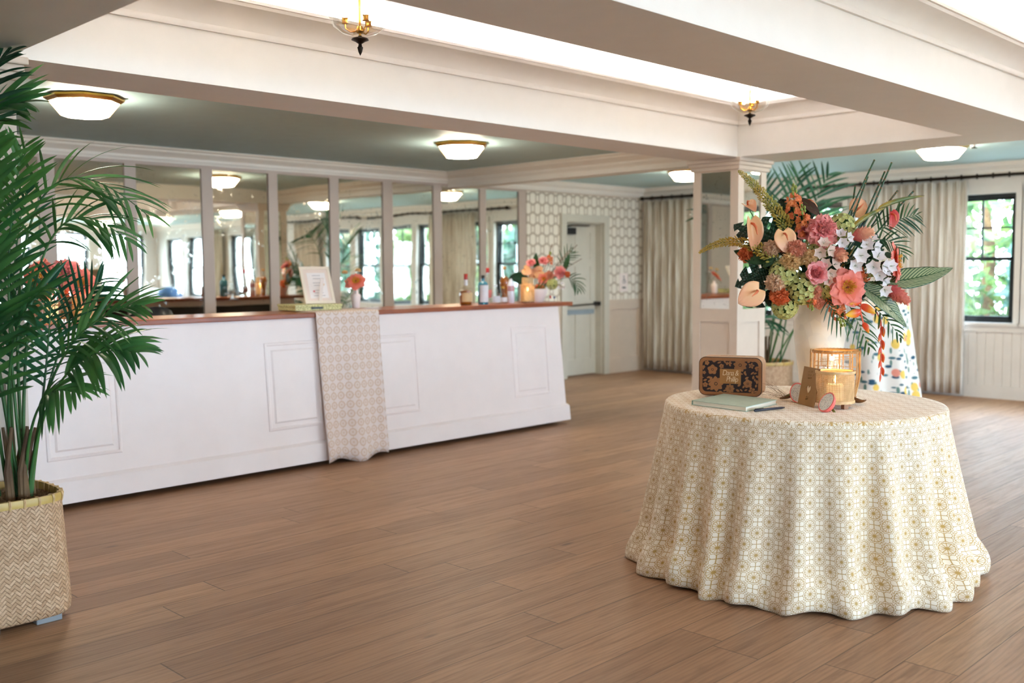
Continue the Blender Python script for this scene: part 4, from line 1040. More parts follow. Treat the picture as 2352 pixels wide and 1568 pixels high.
# halved dragon fruit
def m_flesh():
    g = G('seeded_flesh'); v = g.co(); d = g.vor(v, 260)
    return g.fin(g.mix(g.ss(d, .22, .34), lin((30, 30, 28)), lin((214, 204, 190))), .35)
M['flesh'] = m_flesh()
M['pinkskin'] = petalmat('dragon_fruit_skin', (232, 96, 92), (238, 120, 110), .05, tl=.05, rough=.35)
M['scale'] = leafmat('fruit_scale', (168, 160, 60), (120, 140, 60), .5)
def dragon(x, y, face, label, spin=0):
    q = look(None, face); r = empty('dragon_fruit', (x, y, Z0 + .042), label, 'fruit', 'dragon fruit halves', q=q)
    # local z = cut face normal
    R_ = .036; ex = 1.35
    pr = [(R_ * cos(t) , -R_ * 1.15 * sin(t)) for t in [i * pi / 2 / 9 for i in range(10)]]
    T_ = Matrix.Diagonal((1, ex, 1, 1))
    MB().lathe([(max(a, .001), b) for a, b in pr[::-1]] + [(R_ - .004, .0008)], 28, T_, cap0=False, cap1=False).build('skin', M['pinkskin'], r, smooth=True, world=False)
    MB().lathe([(.001, .001), (R_ - .0045, .001)], 28, T_, cap0=False, cap1=False).build('cut_flesh', M['flesh'], r, world=False)
    rl = random.Random(int(x * 1000))
    k = MB()
    for i in range(5):
        a = rl.uniform(0, 6.28); base = Vector((R_ * .6 * cos(a), ex * R_ * .6 * sin(a), -R_ * .9)); tip = base + Vector((cos(a) * .03, sin(a) * .03, -.018)); mid = (base + tip) / 2 + Vector((0, 0, .008))
        u = Vector((-sin(a), cos(a), 0)) * .006
        k.grid([[base - u, base + u], [mid - u * .8, mid + u * .8], [tip - u * .1, tip + u * .1]])
    k.build('leafy_scales', M['scale'], r, world=False, solid=.0008)
    return r
dragon(4.030, 2.066, tuple(-CR * .62 + Vector((0, 0, .50)) - CF * .42), 'half dragon fruit with seeded face up, in front of the cane lantern')
dragon(4.235, 2.315, (-.80, -.48, .30), 'half dragon fruit tucked behind the brown sign')
# dried palm husks
def husk(pts, wid, label, hair):
    r = empty('coconut_husk', (pts[0][0], pts[0][1], Z0), label, 'husk', 'dried husks')
    P_ = bez(pts[0], pts[1], pts[2], 12); rows = []
    for i, p in enumerate(P_):
        t = i / 12; d = (P_[min(i + 1, 12)] - P_[max(i - 1, 0)]).normalized(); u = d.cross(Vector((0, 0, 1))).normalized(); v_ = u.cross(d)
        w_ = wid * sin(pi * (t * .88 + .06)) ** .7
        rows.append([p + u * w_ * s_ + v_ * w_ * .55 * (s_ * s_) + Vector((0, 0, .002)) for s_ in (-1, -.6, -.2, .2, .6, 1)])
    MB().grid(rows).build('shell', M['husk'], r, smooth=180, solid=.004)
    if hair:
        k = MB(); rh = random.Random(5)
        for i in range(22):
            b = P_[rh.randrange(0, 5)] + Vector((0, 0, rh.uniform(0, .02))); e = b + Vector((rh.uniform(-.10, .0), rh.uniform(.02, .11), rh.uniform(.0, .075)))
            k.tube([b, (b + e) / 2 + Vector((0, 0, rh.uniform(-.01, .02))), e], .0005, 3)
        k.build('fibres', M['husk'], r)
M['husk'] = plain('brown_husk', (134, 92, 44), .55, c2=(96, 62, 34), scale=25, bump=.4, bscale=120)
husk(((4.222, 2.400, Z0 + .006), (4.262, 2.335, Z0 + .002), (4.30, 2.31, Z0 + .085)), .026, 'brown curled husk with stray fibres, left of the sign', True)
husk(((4.315, 2.022, Z0 + .022), (4.325, 2.075, Z0 - .012), (4.37, 2.125, Z0 + .03)), .022, 'dark pointed husk tip on the right of the lanterns', False)
# ---------------------------------------------------------------- tall vase and its flowers
VX, VY = 4.60, 2.40; VM = Vector((VX, VY, 1.235))     # vase mouth
def m_capiz():
    g = G('pearly_scaled_vase'); v = g.co()
    c = g.vor(g.map(v, (1, 1, .8)), 24, 'Color'); d = g.vor(g.map(v, (1, 1, .8)), 24)
    s_ = g.sep(c)[0]
    g.bump(g('ADD', d, g('MULTIPLY', s_, .5)), .35, .006)
    return g.fin(g.mix(s_, lin((244, 234, 214)), lin((232, 222, 206))), .3, 0, .5)
M['capiz'] = m_capiz()
vs = empty('vase', (VX, VY, Z0), 'tall pearly white scaled vase tapering to its foot, holding the big bouquet', 'vase')
prv = [(.001, 0), (.080, 0), (.088, .006), (.094, .05), (.104, .13), (.116, .22), (.125, .31), (.128, .38), (.126, .43), (.122, .455)]
MB().lathe(prv + [(.117, .455), (.112, .40), (.10, .2), (.001, .19)], 48, Matrix.Translation((VX, VY, Z0)), cap0=False, cap1=False).build('vase_body', M['capiz'], vs, smooth=True)

M['stem'] = leafmat('green_stem', (96, 122, 56), (70, 98, 44), .5, .1)
M['leafd'] = leafmat('dark_glossy_leaf', (24, 66, 40), (14, 46, 32), .28, .18, 5, .6)
M['leafm'] = leafmat('mid_green_leaf', (58, 98, 50), (36, 76, 42), .38, .25)
M['palm'] = leafmat('palm_green', (84, 136, 66), (44, 96, 50), .34, .25, 4)
M['palmd'] = leafmat('deep_palm_green', (60, 116, 76), (36, 84, 60), .38, .22, 4)
M['rachis'] = leafmat('palm_stalk', (72, 118, 56), (42, 90, 48), .45, .05)
M['brownleaf'] = leafmat('brown_backed_leaf', (96, 58, 36), (70, 44, 32), .5, .15)

def petal(w, l, cup=.3, curl=.3, ruf=0, nx=6, ny=8, tipn=0, seed=0, fr=0):
    """rows of points: base at the origin, length along z, width along x, bowed towards y"""
    rows = []; r_ = random.Random(seed); p = r_.uniform(0, 6)
    for i in range(ny + 1):
        t = i / ny; ww = w * sqrt(max(.03, 1 - ((t - .62) / (.66 if t < .62 else .40)) ** 2)) * (1 - tipn * t ** 3) ; row = []
        for j in range(nx + 1):
            s = j / nx * 2 - 1
            y = -cup * w * s * s * (.4 + t) * 0 + cup * l * (1 - (1 - t) ** 2) * .0
            y = cup * w * (s * s) * sin(pi * min(1, t * .9 + .1)) + curl * l * t * t
            z = l * t - .10 * l * abs(s) ** 2.5 * t
            if ruf: y += ruf * l * t ** 2 * sin(s * 8 + p) ; z += ruf * .8 * l * t ** 2 * sin(s * 13 + p * 2)
            row.append(Vector((ww * s, y, z)))
        rows.append(row)
    return rows
def place(mb, rows, base, tilt, az, m=0, rad=0, roll=0):
    """petal stands at azimuth az; tilt 0 upright, 90 flat outwards. its y (curl) bends outwards for +y -> use minus to cup in"""
    Mx = Matrix.Translation(base) @ Matrix.Rotation(az, 4, 'Z') @ Matrix.Translation((0, -rad, 0)) @ Matrix.Rotation(tilt, 4, 'X') @ Matrix.Rotation(roll, 4, 'Z')
    mb.grid(rows, M=Mx, m=m)
def radial(mb, n, w, l, tilt, cup, curl, rad=0, z=0, off=0, ruf=0, seed=0, jit=.08, m=0, nx=6, ny=8, tipn=0):
    r_ = random.Random(seed)
    for k in range(n):
        place(mb, petal(w * r_.uniform(.9, 1.1), l * r_.uniform(.9, 1.1), cup, curl * r_.uniform(.8, 1.2), ruf, nx, ny, tipn, seed + k), (0, 0, z), tilt + r_.uniform(-jit, jit), off + 2 * pi * k / n + r_.uniform(-jit, jit), m, rad)

REG = {}
def reg(kind, fn): REG[kind] = [fn, None]
GRP = 'bouquet in the tall white vase'
def flower(kind, pos, face, label, spin=0, scale=1, stem=True, group=None, cat='flower', mouth=None, name=None):
    fn, proto = REG[kind]
    q = look(None, face, spin)
    if proto is None:
        o = fn(); REG[kind][1] = o
        o.location = pos; o.rotation_mode = 'QUATERNION'; o.rotation_quaternion = q
    else:
        o = proto.copy(); COL.objects.link(o)
        for ch in children(proto):
            if ch.name.split('.')[0] == 'stem': continue
            c = ch.copy(); COL.objects.link(c); c.parent = o
            for g_ in children(ch): d = g_.copy(); COL.objects.link(d); d.parent = c
        o.location = pos; o.rotation_mode = 'QUATERNION'; o.rotation_quaternion = q
    o.scale = (scale,) * 3
    for k_ in ('group',):
        if k_ in o: del o[k_]
    tag(o, label, cat, group)
    if stem:
        m_ = (mouth or VM) + Vector((random.Random(label).uniform(-.06, .06), random.Random(label + 'b').uniform(-.06, .06), 0))
        f_ = Vector(face).normalized(); p0 = Vector(pos) - f_ * .003
        L_ = (m_ - p0).length; pts = bez(p0, p0 - f_ * min(.12, L_ * .5), m_, 8); pts.append(m_ - Vector((0, 0, .05 if not mouth else .02)))
        Mi = (Matrix.Translation(pos) @ q.to_matrix().to_4x4() @ Matrix.Diagonal((scale, scale, scale, 1))).inverted()
        sb = MB().tube([Mi @ p for p in pts], .0022 / scale, 5)
        so_ = sb.build('stem', M['stem'], None, smooth=True); so_.parent = o
    return o

def mk(name, parts):
    r = empty(name)
    for nm, mb, mat, kw in parts: mb.build(nm, mat, r, world=False, **kw)
    return r
S180 = dict(smooth=180)
# double pink peony
M['peony'] = petalmat('pink_peony_petal', (238, 112, 120), (255, 176, 168), .085)
def f_peony():
    b = MB()
    radial(b, 8, .036, .082, 1.25, .35, -.25, .004, -.004, 0, .10, 1)
    radial(b, 8, .033, .074, .95, .45, -.30, .003, 0, .4, .10, 11)
    radial(b, 8, .028, .062, .68, .5, -.30, .002, .004, .1, .12, 21)
    radial(b, 9, .022, .052, .42, .6, -.25, .002, .010, .5, .16, 31)
    radial(b, 9, .018, .044, .25, .7, -.1, .006, .014, .2, .22, 41)
    radial(b, 7, .015, .040, .05, .8, .1, .012, .014, .3, .25, 51)
    for i, (n_, t, l) in enumerate([(11, 1.1, .034), (10, .8, .036), (9, .5, .036), (7, .2, .036), (4, .0, .034)]):
        radial(b, n_, .015, l, t, .35, -.1, .003, .018 + .003 * i, i * .6, .22, 400 + i * 10, .25, nx=6, ny=4)
    return mk('peony', [('petals', b, M['peony'], S180)])
reg('peony', f_peony)
# round pink rose
M['rose'] = petalmat('pink_rose_petal', (228, 92, 106), (255, 178, 176), .06)
def f_rose():
    b = MB()
    for i, (n_, w, l, t, cu, rad) in enumerate([(5, .034, .060, .62, -.55, .006), (5, .034, .064, .42, -.55, .006), (5, .030, .060, .25, -.5, .010), (6, .022, .052, .10, -.35, .016), (7, .016, .046, -.05, -.2, .014), (8, .012, .042, -.10, -.1, .010), (6, .010, .040, -.05, 0, .005)]):
        radial(b, n_, w, l, t, .7, cu * .55, rad, 0, i * .55, .03, 60 + i * 9, .06)
    rq = random.Random(3)
    for i, rr in enumerate((.026, .0215, .017, .013, .009, .005)):
        for k_ in range(4 if rr > .01 else 3):
            a0 = rq.uniform(0, 6.28); sp_ = rq.uniform(1.6, 2.4)
            b.grid([[((rr * (.75 + .28 * q / 4) + .0015 * sin(5 * (a0 + sp_ * m_ / 8))) * cos(a0 + sp_ * m_ / 8), (rr * (.75 + .28 * q / 4) + .0015 * sin(5 * (a0 + sp_ * m_ / 8))) * sin(a0 + sp_ * m_ / 8), .016 + (.034 + .001 * i) * q / 4 - .006 * abs(m_ / 4 - 1) ** 2) for m_ in range(9)] for q in range(5)])
    b.ball((0, 0, .022), .019, 12, 8)
    return mk('rose', [('petals', b, M['rose'], S180)])
reg('rose', f_rose)
# open coral peony with yellow heart
M['coral'] = petalmat('coral_petal', (248, 138, 104), (252, 152, 136), .085, tl=.3)
M['stamen'] = plain('yellow_stamens', (236, 190, 60), .7, c2=(216, 150, 40), scale=60)
def f_open():
    b = MB(); s_ = MB(); r_ = random.Random(5)
    radial(b, 6, .042, .088, 1.18, .25, -.30, .006, -.002, 0, .05, 3)
    radial(b, 6, .038, .080, .98, .3, -.32, .005, .002, .5, .06, 13)
    for i in range(150):
        a = r_.uniform(0, 6.28); rr = sqrt(r_.random()) * .034; h = .016 + .022 * (rr / .034) ** 2 + r_.uniform(-.002, .003)
        p = Vector((rr * cos(a) * .35, rr * sin(a) * .35, .002)); e = Vector((rr * cos(a), rr * sin(a), h))
        s_.tube([p, (p + e) / 2 + Vector((rr * cos(a) * .2, rr * sin(a) * .2, 0)), e], .0006, 3); s_.ball(e, .0017, 5, 3, (1, 1, 1.6))
    c_ = MB()
    for i in range(4): c_.ball((.003 * cos(i * 1.57), .003 * sin(i * 1.57), .018), .0035, 6, 5, (1, 1, 2))
    return mk('open_peony', [('petals', b, M['coral'], S180), ('stamens', s_, M['stamen'], {}), ('pistil', c_, plain('red_pistil', (150, 60, 50), .5), S180)])
reg('open', f_open)
# carnations, three colours
def f_carn(name, mat, seed):
    def f():
        b = MB(); r_ = random.Random(seed)
        for i, (n_, t, l) in enumerate([(9, 1.45, .042), (9, 1.15, .042), (9, .85, .041), (9, .58, .039), (8, .32, .037), (6, .12, .035)]):
            radial(b, n_, .019, l, t, .25, -.1, .002, .0, i * .7, .26, seed + i * 10, .2, nx=8, ny=4)
        c = MB().lathe([(.002, -.022), (.006, -.018), (.007, -.004), (.006, .004)], 8)
        return mk('carnation', [('petals', b, mat, S180), ('calyx', c, M['stem'], S180)])
    reg(name, f)
f_carn('carn_peach', petalmat('peach_carnation', (255, 190, 138), (255, 226, 194), .042, tl=.5), 100)
f_carn('carn_orange', petalmat('orange_carnation', (244, 104, 52), (252, 148, 96), .042, tl=.45), 200)
f_carn('carn_yellow', petalmat('buff_carnation', (255, 192, 120), (255, 226, 172), .042, tl=.5), 300)
f_carn('carn_coral', petalmat('coral_carnation', (250, 146, 100), (255, 190, 160), .042, tl=.5), 400)
# stocks: a knot of ruffled orange florets on a spike
M['stock'] = petalmat('orange_stock', (250, 190, 90), (238, 130, 92), .02)
M['stock'] = petalmat('orange_stock', (255, 190, 112), (250, 152, 104), .045)
M['bud'] = leafmat('green_bud', (176, 186, 96), (140, 160, 74), .5)
def f_stock():
    b = MB(); k = MB(); r_ = random.Random(8)
    for i in range(13):
        a = i * 2.4; h = -.045 + .085 * (i / 13); rr = .026 * (1 - .35 * i / 13)
        T_ = Matrix.Translation((rr * cos(a), rr * sin(a), h)) @ Vector((cos(a), sin(a), .35)).to_track_quat('Z', 'Y').to_matrix().to_4x4()
        for q in range(6):
            b.grid(petal(.010, .018, .3, -.1, .25, 5, 3, 0, i * 7 + q), M=T_ @ Matrix.Rotation(q * pi / 3, 4, 'Z') @ Matrix.Rotation(1.15 if q % 2 else .7, 4, 'X'))
    for i in range(6):
        a = i * 2.0; k.ball((.009 * cos(a), .009 * sin(a), .050 + i * .006), .006, 7, 5, (1, 1, 1.5))
    k.tube([(0, 0, -.05), (0, 0, .085)], .0022, 5)
    return mk('stock_flower', [('florets', b, M['stock'], S180), ('buds', k, M['bud'], S180)])
reg('stock', f_stock)
# green hydrangea head
M['hyd'] = petalmat('lime_hydrangea', (150, 160, 78), (206, 208, 136), .068, tl=.25)
def f_hyd():
    b = MB(); r_ = random.Random(2); n_ = 62
    for i in range(n_):
        z = 1 - 1.45 * (i + .5) / n_; a = i * 2.39996; rr = sqrt(max(0, 1 - z * z)); p = Vector((rr * cos(a), rr * sin(a), z)) * .058
        T_ = Matrix.Translation(p) @ p.normalized().to_track_quat('Z', 'Y').to_matrix().to_4x4() @ Matrix.Rotation(r_.uniform(0, 1.5), 4, 'Z')
        for q in range(4): b.grid(petal(.0095, .0145, .35, -.1, 0, 4, 3, 0, i), M=T_ @ Matrix.Rotation(q * pi / 2, 4, 'Z') @ Matrix.Rotation(1.25 + r_.uniform(-.2, .2), 4, 'X'))
    c = MB().ball((0, 0, 0), .044, 10, 8)
    return mk('hydrangea', [('florets', b, M['hyd'], S180), ('core', c, M['leafm'], S180)])
reg('hyd', f_hyd)
# alstroemeria: a spray of open white blooms
M['alst'] = petalmat('white_alstroemeria', (246, 236, 206), (246, 240, 240), .035, tl=.3)
M['alst2'] = petalmat('blush_alstroemeria', (236, 206, 170), (244, 222, 208), .035, tl=.3)
def f_alst(nm, mat, n_, seed):
    def f():
        b = MB(); s_ = MB(); r_ = random.Random(seed)
        for i in range(n_):
            a = 2 * pi * i / n_ + .4; t = .55 if n_ > 1 else 0; d = Vector((sin(t) * cos(a), sin(t) * sin(a), cos(t)))
            p = d * .034 + Vector((0, 0, -.01)); T_ = Matrix.Translation(p) @ d.to_track_quat('Z', 'Y').to_matrix().to_4x4() @ Matrix.Rotation(r_.uniform(0, 1), 4, 'Z')
            for q in range(6): b.grid(petal(.0125 if q % 2 else .0105, .031, .3, .12, 0, 4, 5, .35, i), M=T_ @ Matrix.Rotation(q * pi / 3, 4, 'Z') @ Matrix.Rotation(1.12, 4, 'X'))
            s_.tube([Vector((0, 0, -.03)), p], .0014, 4)
            for q in range(4): s_.tube([p, p + (d + Vector((r_.uniform(-.3, .3), r_.uniform(-.3, .3), 0))) * .018], .0005, 3)
        return mk('alstroemeria', [('blooms', b, mat, S180), ('filaments', s_, M['stem'], {})])
    reg(nm, f)
f_alst('alst', M['alst'], 3, 1); f_alst('alst1', M['alst'], 1, 2); f_alst('alstb', M['alst2'], 3, 4)
# torch ginger: overlapping rounded bracts
M['ging'] = petalmat('pink_ginger_bract', (238, 128, 132), (255, 210, 180), .075, tl=.15, rough=.4)
def f_ging(nm, L_, R_, rows_, m_=None):
    def f():
        b = MB()
        for i in range(rows_):
            t = i / (rows_ - 1); z = L_ * (t * .84); rr = R_ * (sin(pi * (.16 + .70 * t)) ** .8); n_ = 7 if t < .75 else 5
            radial(b, n_, R_ * .56 * (1 - .35 * t), R_ * (1.15 - .25 * t), .52 - .42 * t, .55, -.10, rr * .66, z, i * .45, 0, i, .04, tipn=.25)
        c = MB().lathe([(.004, 0), (R_ * .55, L_ * .1), (R_ * .7, L_ * .4), (R_ * .4, L_ * .85), (.002, L_)], 12)
        return mk('ginger_flower', [('bracts', b, m_ or M['ging'], S180), ('cone', c, m_ or M['ging'], S180)])
    reg(nm, f)
f_ging('ging', .080, .030, 9); f_ging('gingb', .125, .036, 11, petalmat('rose_ginger_bract', (232, 120, 124), (240, 158, 140), .12, tl=.15, rough=.4))
# anthurium
def f_anth(nm, mat, w, l, fold, spx):
    def f():
        rows = []; NY, NX = 14, 10
        for i in range(NY + 1):
            t = i / NY; row = []
            for j in range(NX + 1):
                s = j / NX * 2 - 1
                half = w * (sin(pi * min(1, t * .93 + .07)) ** .62) * (1 - .25 * t)
                y = l * (t - .26) - l * .20 * (1 - abs(s)) * 0 + l * .10 * (1 - t) * (1 - 2 * abs(s)) * -1 * (1 if t < .25 else 0)
                y = -(l * (t - .22)) + (l * .13 * max(0, 1 - t * 4) * (1 - abs(s)) * -1)
                zz = fold * half * abs(s) ** 1.4 - .12 * l * (t - .3) ** 2 * 2 + .0012 * sin(s * 14) * sin(t * 12)
                row.append(Vector((half * s, y, zz)))
            rows.append(row)
        b = MB().grid(rows)
        sp = MB().tube([(0, 0, 0), (0, -.004, .014), (0, -spx * .35, .026), (0, -spx * .9, .030)], [.0038, .0046, .0042, .0016], 8)
        return mk('anthurium', [('spathe', b, mat, dict(smooth=180, solid=.0014)), ('spadix', sp, M['spadix'], S180)])
    reg(nm, f)
M['spadix'] = petalmat('coral_spadix', (214, 104, 66), (236, 140, 96), .05, tl=.05)
M['peachs'] = petalmat('peach_spathe', (252, 206, 152), (252, 196, 156), .07, tl=.25, rough=.3)
M['pinks'] = petalmat('pink_spathe', (232, 96, 96), (244, 140, 128), .06, tl=.25, rough=.3)
f_anth('anth', M['peachs'], .052, .105, .15, .040); f_anth('anthn', M['peachs'], .034, .115, .75, .045); f_anth('anthp', M['pinks'], .028, .085, .9, .04)
# foxtail lily spike built along a curve
M['fox'] = plain('foxtail_buds', (160, 166, 80), .6, c2=(206, 164, 64), scale=9)
def foxtail(pts, r0, label):
    P_ = bez(pts[0], pts[1], pts[2], 40); o = empty('foxtail_lily', pts[0], label, 'flower'); b = MB(); s_ = MB(); r_ = random.Random(label)
    s_.tube([VM] + P_, [.004] * 1 + [.004 * (1 - .8 * i / 40) for i in range(41)], 6)
    for i in range(420):
        t = (i / 420) ** .9; k_ = t * 40; i0 = min(39, int(k_)); p = P_[i0].lerp(P_[i0 + 1], k_ - i0); d = (P_[i0 + 1] - P_[i0]).normalized()
        rr = r0 * (1 - t) ** .55 + .0025; a = i * 2.39996; u = d.orthogonal().normalized(); v_ = d.cross(u)
        n_ = (u * cos(a) + v_ * sin(a)); sz = .0050 * (1 - .6 * t)
        e = p + n_ * rr * r_.uniform(.55, 1.15) + d * rr * .55
        q = (n_ + d * .7).to_track_quat('Z', 'Y').to_matrix().to_4x4()
        b.ball((0, 0, 0), sz, 5, 4, (1, 1, 1.9), Matrix.Translation(e) @ q)
        if i % 2 == 0: s_.tube([p, e], .0006, 3, caps=False)
    b.build('buds', M['fox'], o); s_.build('stem', M['stem'], o)
    return o

C5 = lambda x, y: (x / 3.016 + 1580, y / 3.016 + 360)
DV = 4.97
def fp_(x, y, d=0):
    """place on the front of the bouquet dome; x,y in the working sketch of the bouquet"""
    px_, py_ = C5(x, y); u = (px_ - 1890) / 235; v_ = (py_ - 600) / 190
    return at(px_, py_, DV - .20 * sqrt(max(0, 1 - min(1, u * u + v_ * v_))) - d)
tc = -CF
def fc(x=0, y=0, z=1): return (CR * x + CU * y + tc * z).normalized()
flower('peony', fp_(930, 515, .06), fc(.05, .3), 'large double pink peony, the biggest pink bloom high in the bouquet', 0, .98, name='peony')
flower('rose', fp_(825, 525, .0), fc(-.7, .1), 'pale pink bloom tucked against the left of the large pink peony', .4, .75)
flower('rose', fp_(880, 815, .08), fc(-.05, .15), 'round pink rose with tightly packed petals, centre of the bouquet', 1, 1.02)
flower('open', fp_(1100, 905, .10), fc(.05, .02), 'wide open coral peony with a large yellow heart, facing front', .3, 1.0)
flower('open', fp_(1425, 730, .02), fc(.95, .05, .5), 'open coral peony turned sideways on the right of the bouquet', 1.2, 1.0)
flower('ging', fp_(1140, 560, .05), fc(.8, .25, .62), 'pink torch ginger pointing up to the right', 0, 1.15)
flower('ging', fp_(1000, 640, .06), fc(.45, -.55, .7), 'pink torch ginger pointing down, in the middle of the bouquet', 1, 1.05)
flower('gingb', fp_(1380, 900, .02), fc(.70, -.62, .35), 'large rosy ginger hanging out low on the right side', 0, .95)
for x, y, d, f, lab, k_, s_ in [(578, 636, .05, (-.3, .1), 'pale peach carnation nearest the upper left of the white-pink cluster', 'carn_peach', 1.0), (712, 724, .07, (-.1, 0), 'buff yellow carnation left of centre', 'carn_yellow', 1.12),
        (835, 700, .07, (0, .1), 'buff carnation above the round pink rose', 'carn_yellow', 1.02), (606, 868, .07, (-.3, -.1), 'pale peach carnation beside the lower peach anthurium', 'carn_peach', 1.12),
        (635, 965, .06, (-.25, -.4), 'deep orange carnation low on the left', 'carn_orange', 1.15), (755, 640, .07, (0, .1), 'ruffled coral carnation left of centre', 'carn_coral', 1.12),
        (405, 672, .0, (-.6, 0), 'small red-orange carnation at the far left under the foxtail', 'carn_orange', .95), (668, 622, .05, (-.1, .2), 'small coral bloom under the round peach anthurium', 'carn_coral', .8),
        (1175, 800, .05, (.2, .3), 'orange-coral bloom peeping above the open coral peony', 'carn_orange', .75), (870, 930, .07, (0, -.2), 'orange ruffled bloom above the vase rim', 'carn_coral', 1.0), (905, 1010, .06, (0, -.5), 'small coral bloom just over the vase rim', 'carn_coral', .72)]:
    flower(k_, fp_(x, y, d), fc(*f), lab, x * .1, s_ * .93)
for x, y, d, f, lab, s_ in [(735, 330, .0, (-.1, .95, .3), 'apricot stock flowers standing at the top of the bouquet', 1.15), (800, 455, .04, (-.2, .9, .5), 'orange stock flowers left of the large pink peony', 1.05),
        (1035, 1060, .08, (.1, -.8, .5), 'orange stock flowers hanging below the open coral peony', 1.1), (850, 985, .07, (-.1, -.7, .6), 'apricot stock flowers drooping over the vase rim', .85), (1210, 840, .03, (.5, .2, .6), 'small orange stock flowers right of the open coral peony', .7)]:
    flower('stock', fp_(x, y, d), fc(*f), lab, x * .1, s_)
for x, y, d, f, lab, s_ in [(665, 810, .03, (-.2, 0), 'lime hydrangea head left of the pink rose', 1.12), (800, 915, .04, (0, -.2), 'lime hydrangea head above the vase, centre left', 1.2), (1065, 490, -.02, (.2, .5), 'lime hydrangea head behind the large pink peony', 1.1),
        (672, 1035, .02, (-.2, -.7), 'lime hydrangea head lowest on the left, beside the vase', 1.0), (965, 900, .03, (.1, -.1), 'lime hydrangea head between rose and open coral peony', .95), (905, 620, .0, (0, 0), 'lime hydrangea head under the large pink peony', 1.0)]:
    flower('hyd', fp_(x, y, d), fc(*f), lab, x * .1, s_)
for x, y, d, f, lab, k_, s_ in [(935, 640, .08, (0, 0), 'blush alstroemeria spray below the large pink peony', 'alstb', 1.1), (1065, 575, .07, (.1, .2), 'white alstroemeria spray right of the large pink peony', 'alst', 1.0),
        (1168, 690, .08, (.05, 0), 'single open white alstroemeria facing front, right of the ginger', 'alst1', 1.4), (1245, 615, .06, (.3, .3), 'white alstroemeria spray under the upper ginger', 'alst', 1.15),
        (1290, 740, .07, (.2, 0), 'cream alstroemeria spray right of centre', 'alst', 1.35), (965, 770, .07, (.1, 0), 'blush alstroemeria spray right of the pink rose', 'alstb', 1.15),
        (1325, 825, .06, (.4, -.1), 'white alstroemeria spray near the side-facing coral peony', 'alst', 1.05), (1335, 895, .05, (.2, -.6), 'small white alstroemeria pointing down on the right', 'alst1', 1.2), (1130, 760, .06, (.1, 0), 'pale alstroemeria bloom above the open coral peony', 'alst1', 1.3), (990, 865, .07, (.1, 0), 'blush alstroemeria left of the open coral peony', 'alstb', .9), (1360, 760, .05, (.5, 0), 'cream alstroemeria bloom touching the side-facing coral peony', 'alst1', 1.2)]:
    flower(k_, fp_(x, y, d), fc(*f), lab, x * .1, s_ * 1.12)
for k_, x, y, d, f, lab, sp, s_ in [('anthn', 440, 460, .10, (.25, .0, .9), 'narrow peach anthurium hanging upright at the upper left', .1, 1.45), ('anth', 665, 530, .09, (.05, .1, 1), 'round peach anthurium facing front, upper left', .15, 1.15),
        ('anth', 480, 925, .12, (.1, -.05, 1), 'big peach anthurium low on the left with a long spadix', -.95, 1.3), ('anthn', 415, 335, .04, (-.3, .8, .35), 'peach anthurium seen side-on at the top left', .9, 1.05),
        ('anth', 815, 315, -.06, (.2, .6, .5), 'pale peach anthurium behind the apricot stock at the top', .4, .95), ('anth', 1160, 375, -.05, (.2, .2, .9), 'pale peach anthurium behind the reeds', 2.3, 1.1),
        ('anthp', 1405, 395, .02, (.3, .1, .8), 'pink anthurium high on the right of the bouquet', -.1, 1.2)]:
    flower(k_, fp_(x, y, d), fc(*f), lab, sp, s_)
# spadix stems for the far-left anthurium read as an orange stalk
foxtail((fp_(700, 520, -.02), fp_(560, 270, .04), fp_(352, 97, .02)), .032, 'upright olive foxtail lily spike reaching to the upper left')
foxtail((fp_(610, 725, .05), fp_(360, 480, .06), fp_(78, 665, .02)), .028, 'arching olive foxtail lily spike drooping at the far left')

# hanging heliconia
M['heli'] = petalmat('heliconia_bract', (226, 82, 48), (240, 196, 60), .075, tl=.15, rough=.3)
M['helis'] = plain('heliconia_stalk', (222, 104, 80), .4)
def heliconia(path, sizes, label, flip=1, side=.85):
    o = empty('heliconia', path[0], label, 'flower'); P_ = [Vector(p) for p in path]
    MB().tube([VM + Vector((.05, -.04, .02))] + P_, .0038, 7).build('stalk', M['helis'], o, smooth=True)
    for i, s_ in enumerate(sizes):
        p = P_[min(i + 1, len(P_) - 1)] if i < len(P_) - 1 else P_[-1]
        sd = 1 if i % 2 else -1
        d = (CR * sd * flip * side + CU * ((-.35 if i < len(sizes) - 1 else -1.2) * (1 if side > .5 else 3)) + tc * .25).normalized()
        q = d.to_track_quat('Z', 'Y'); rows = []
        for k_ in range(9):
            t = k_ / 8; w = s_ * .30 * sin(pi * min(1, t * .9 + .1)) ** .7 * (1 - t * .35)
            rows.append([Vector((w * cos(a) * .42 + 0, w * sin(a) - s_ * .16 * t * t * sd * flip, s_ * t)) for a in [2 * pi * m_ / 10 for m_ in range(10)]])
        b = MB().grid(rows, True, M=None)
        o2 = empty('x'); bpy.data.objects.remove(o2)
        Mx = Matrix.Translation(p) @ q.to_matrix().to_4x4()
        me_o = MB(); me_o.grid(rows, True, M=Matrix.Identity(4))
        ob = me_o.build('bract', M['heli'], None, smooth=180); ob.parent = o
        ob.matrix_local = loc_matrix(o).inverted() @ Mx
    return o
heliconia([fp_(1190, 975, .10), fp_(1195, 1000, .12), fp_(1200, 1030, .12), fp_(1195, 1070, .13), fp_(1215, 1150, .13)], [.062, .075, .085, .055], 'orange and yellow heliconia claws hanging below the open coral peony')
h2 = [fp_(1310, 1080, .04)] + [at(*C5(1335 + 6 * (i % 2), 1130 + i * 47), DV - .12) for i in range(9)]
heliconia(h2, [.052, .052, .050, .048, .046, .044, .042, .042, .040], 'long thin red heliconia chain dangling beside the rattan lantern', 1, .30)

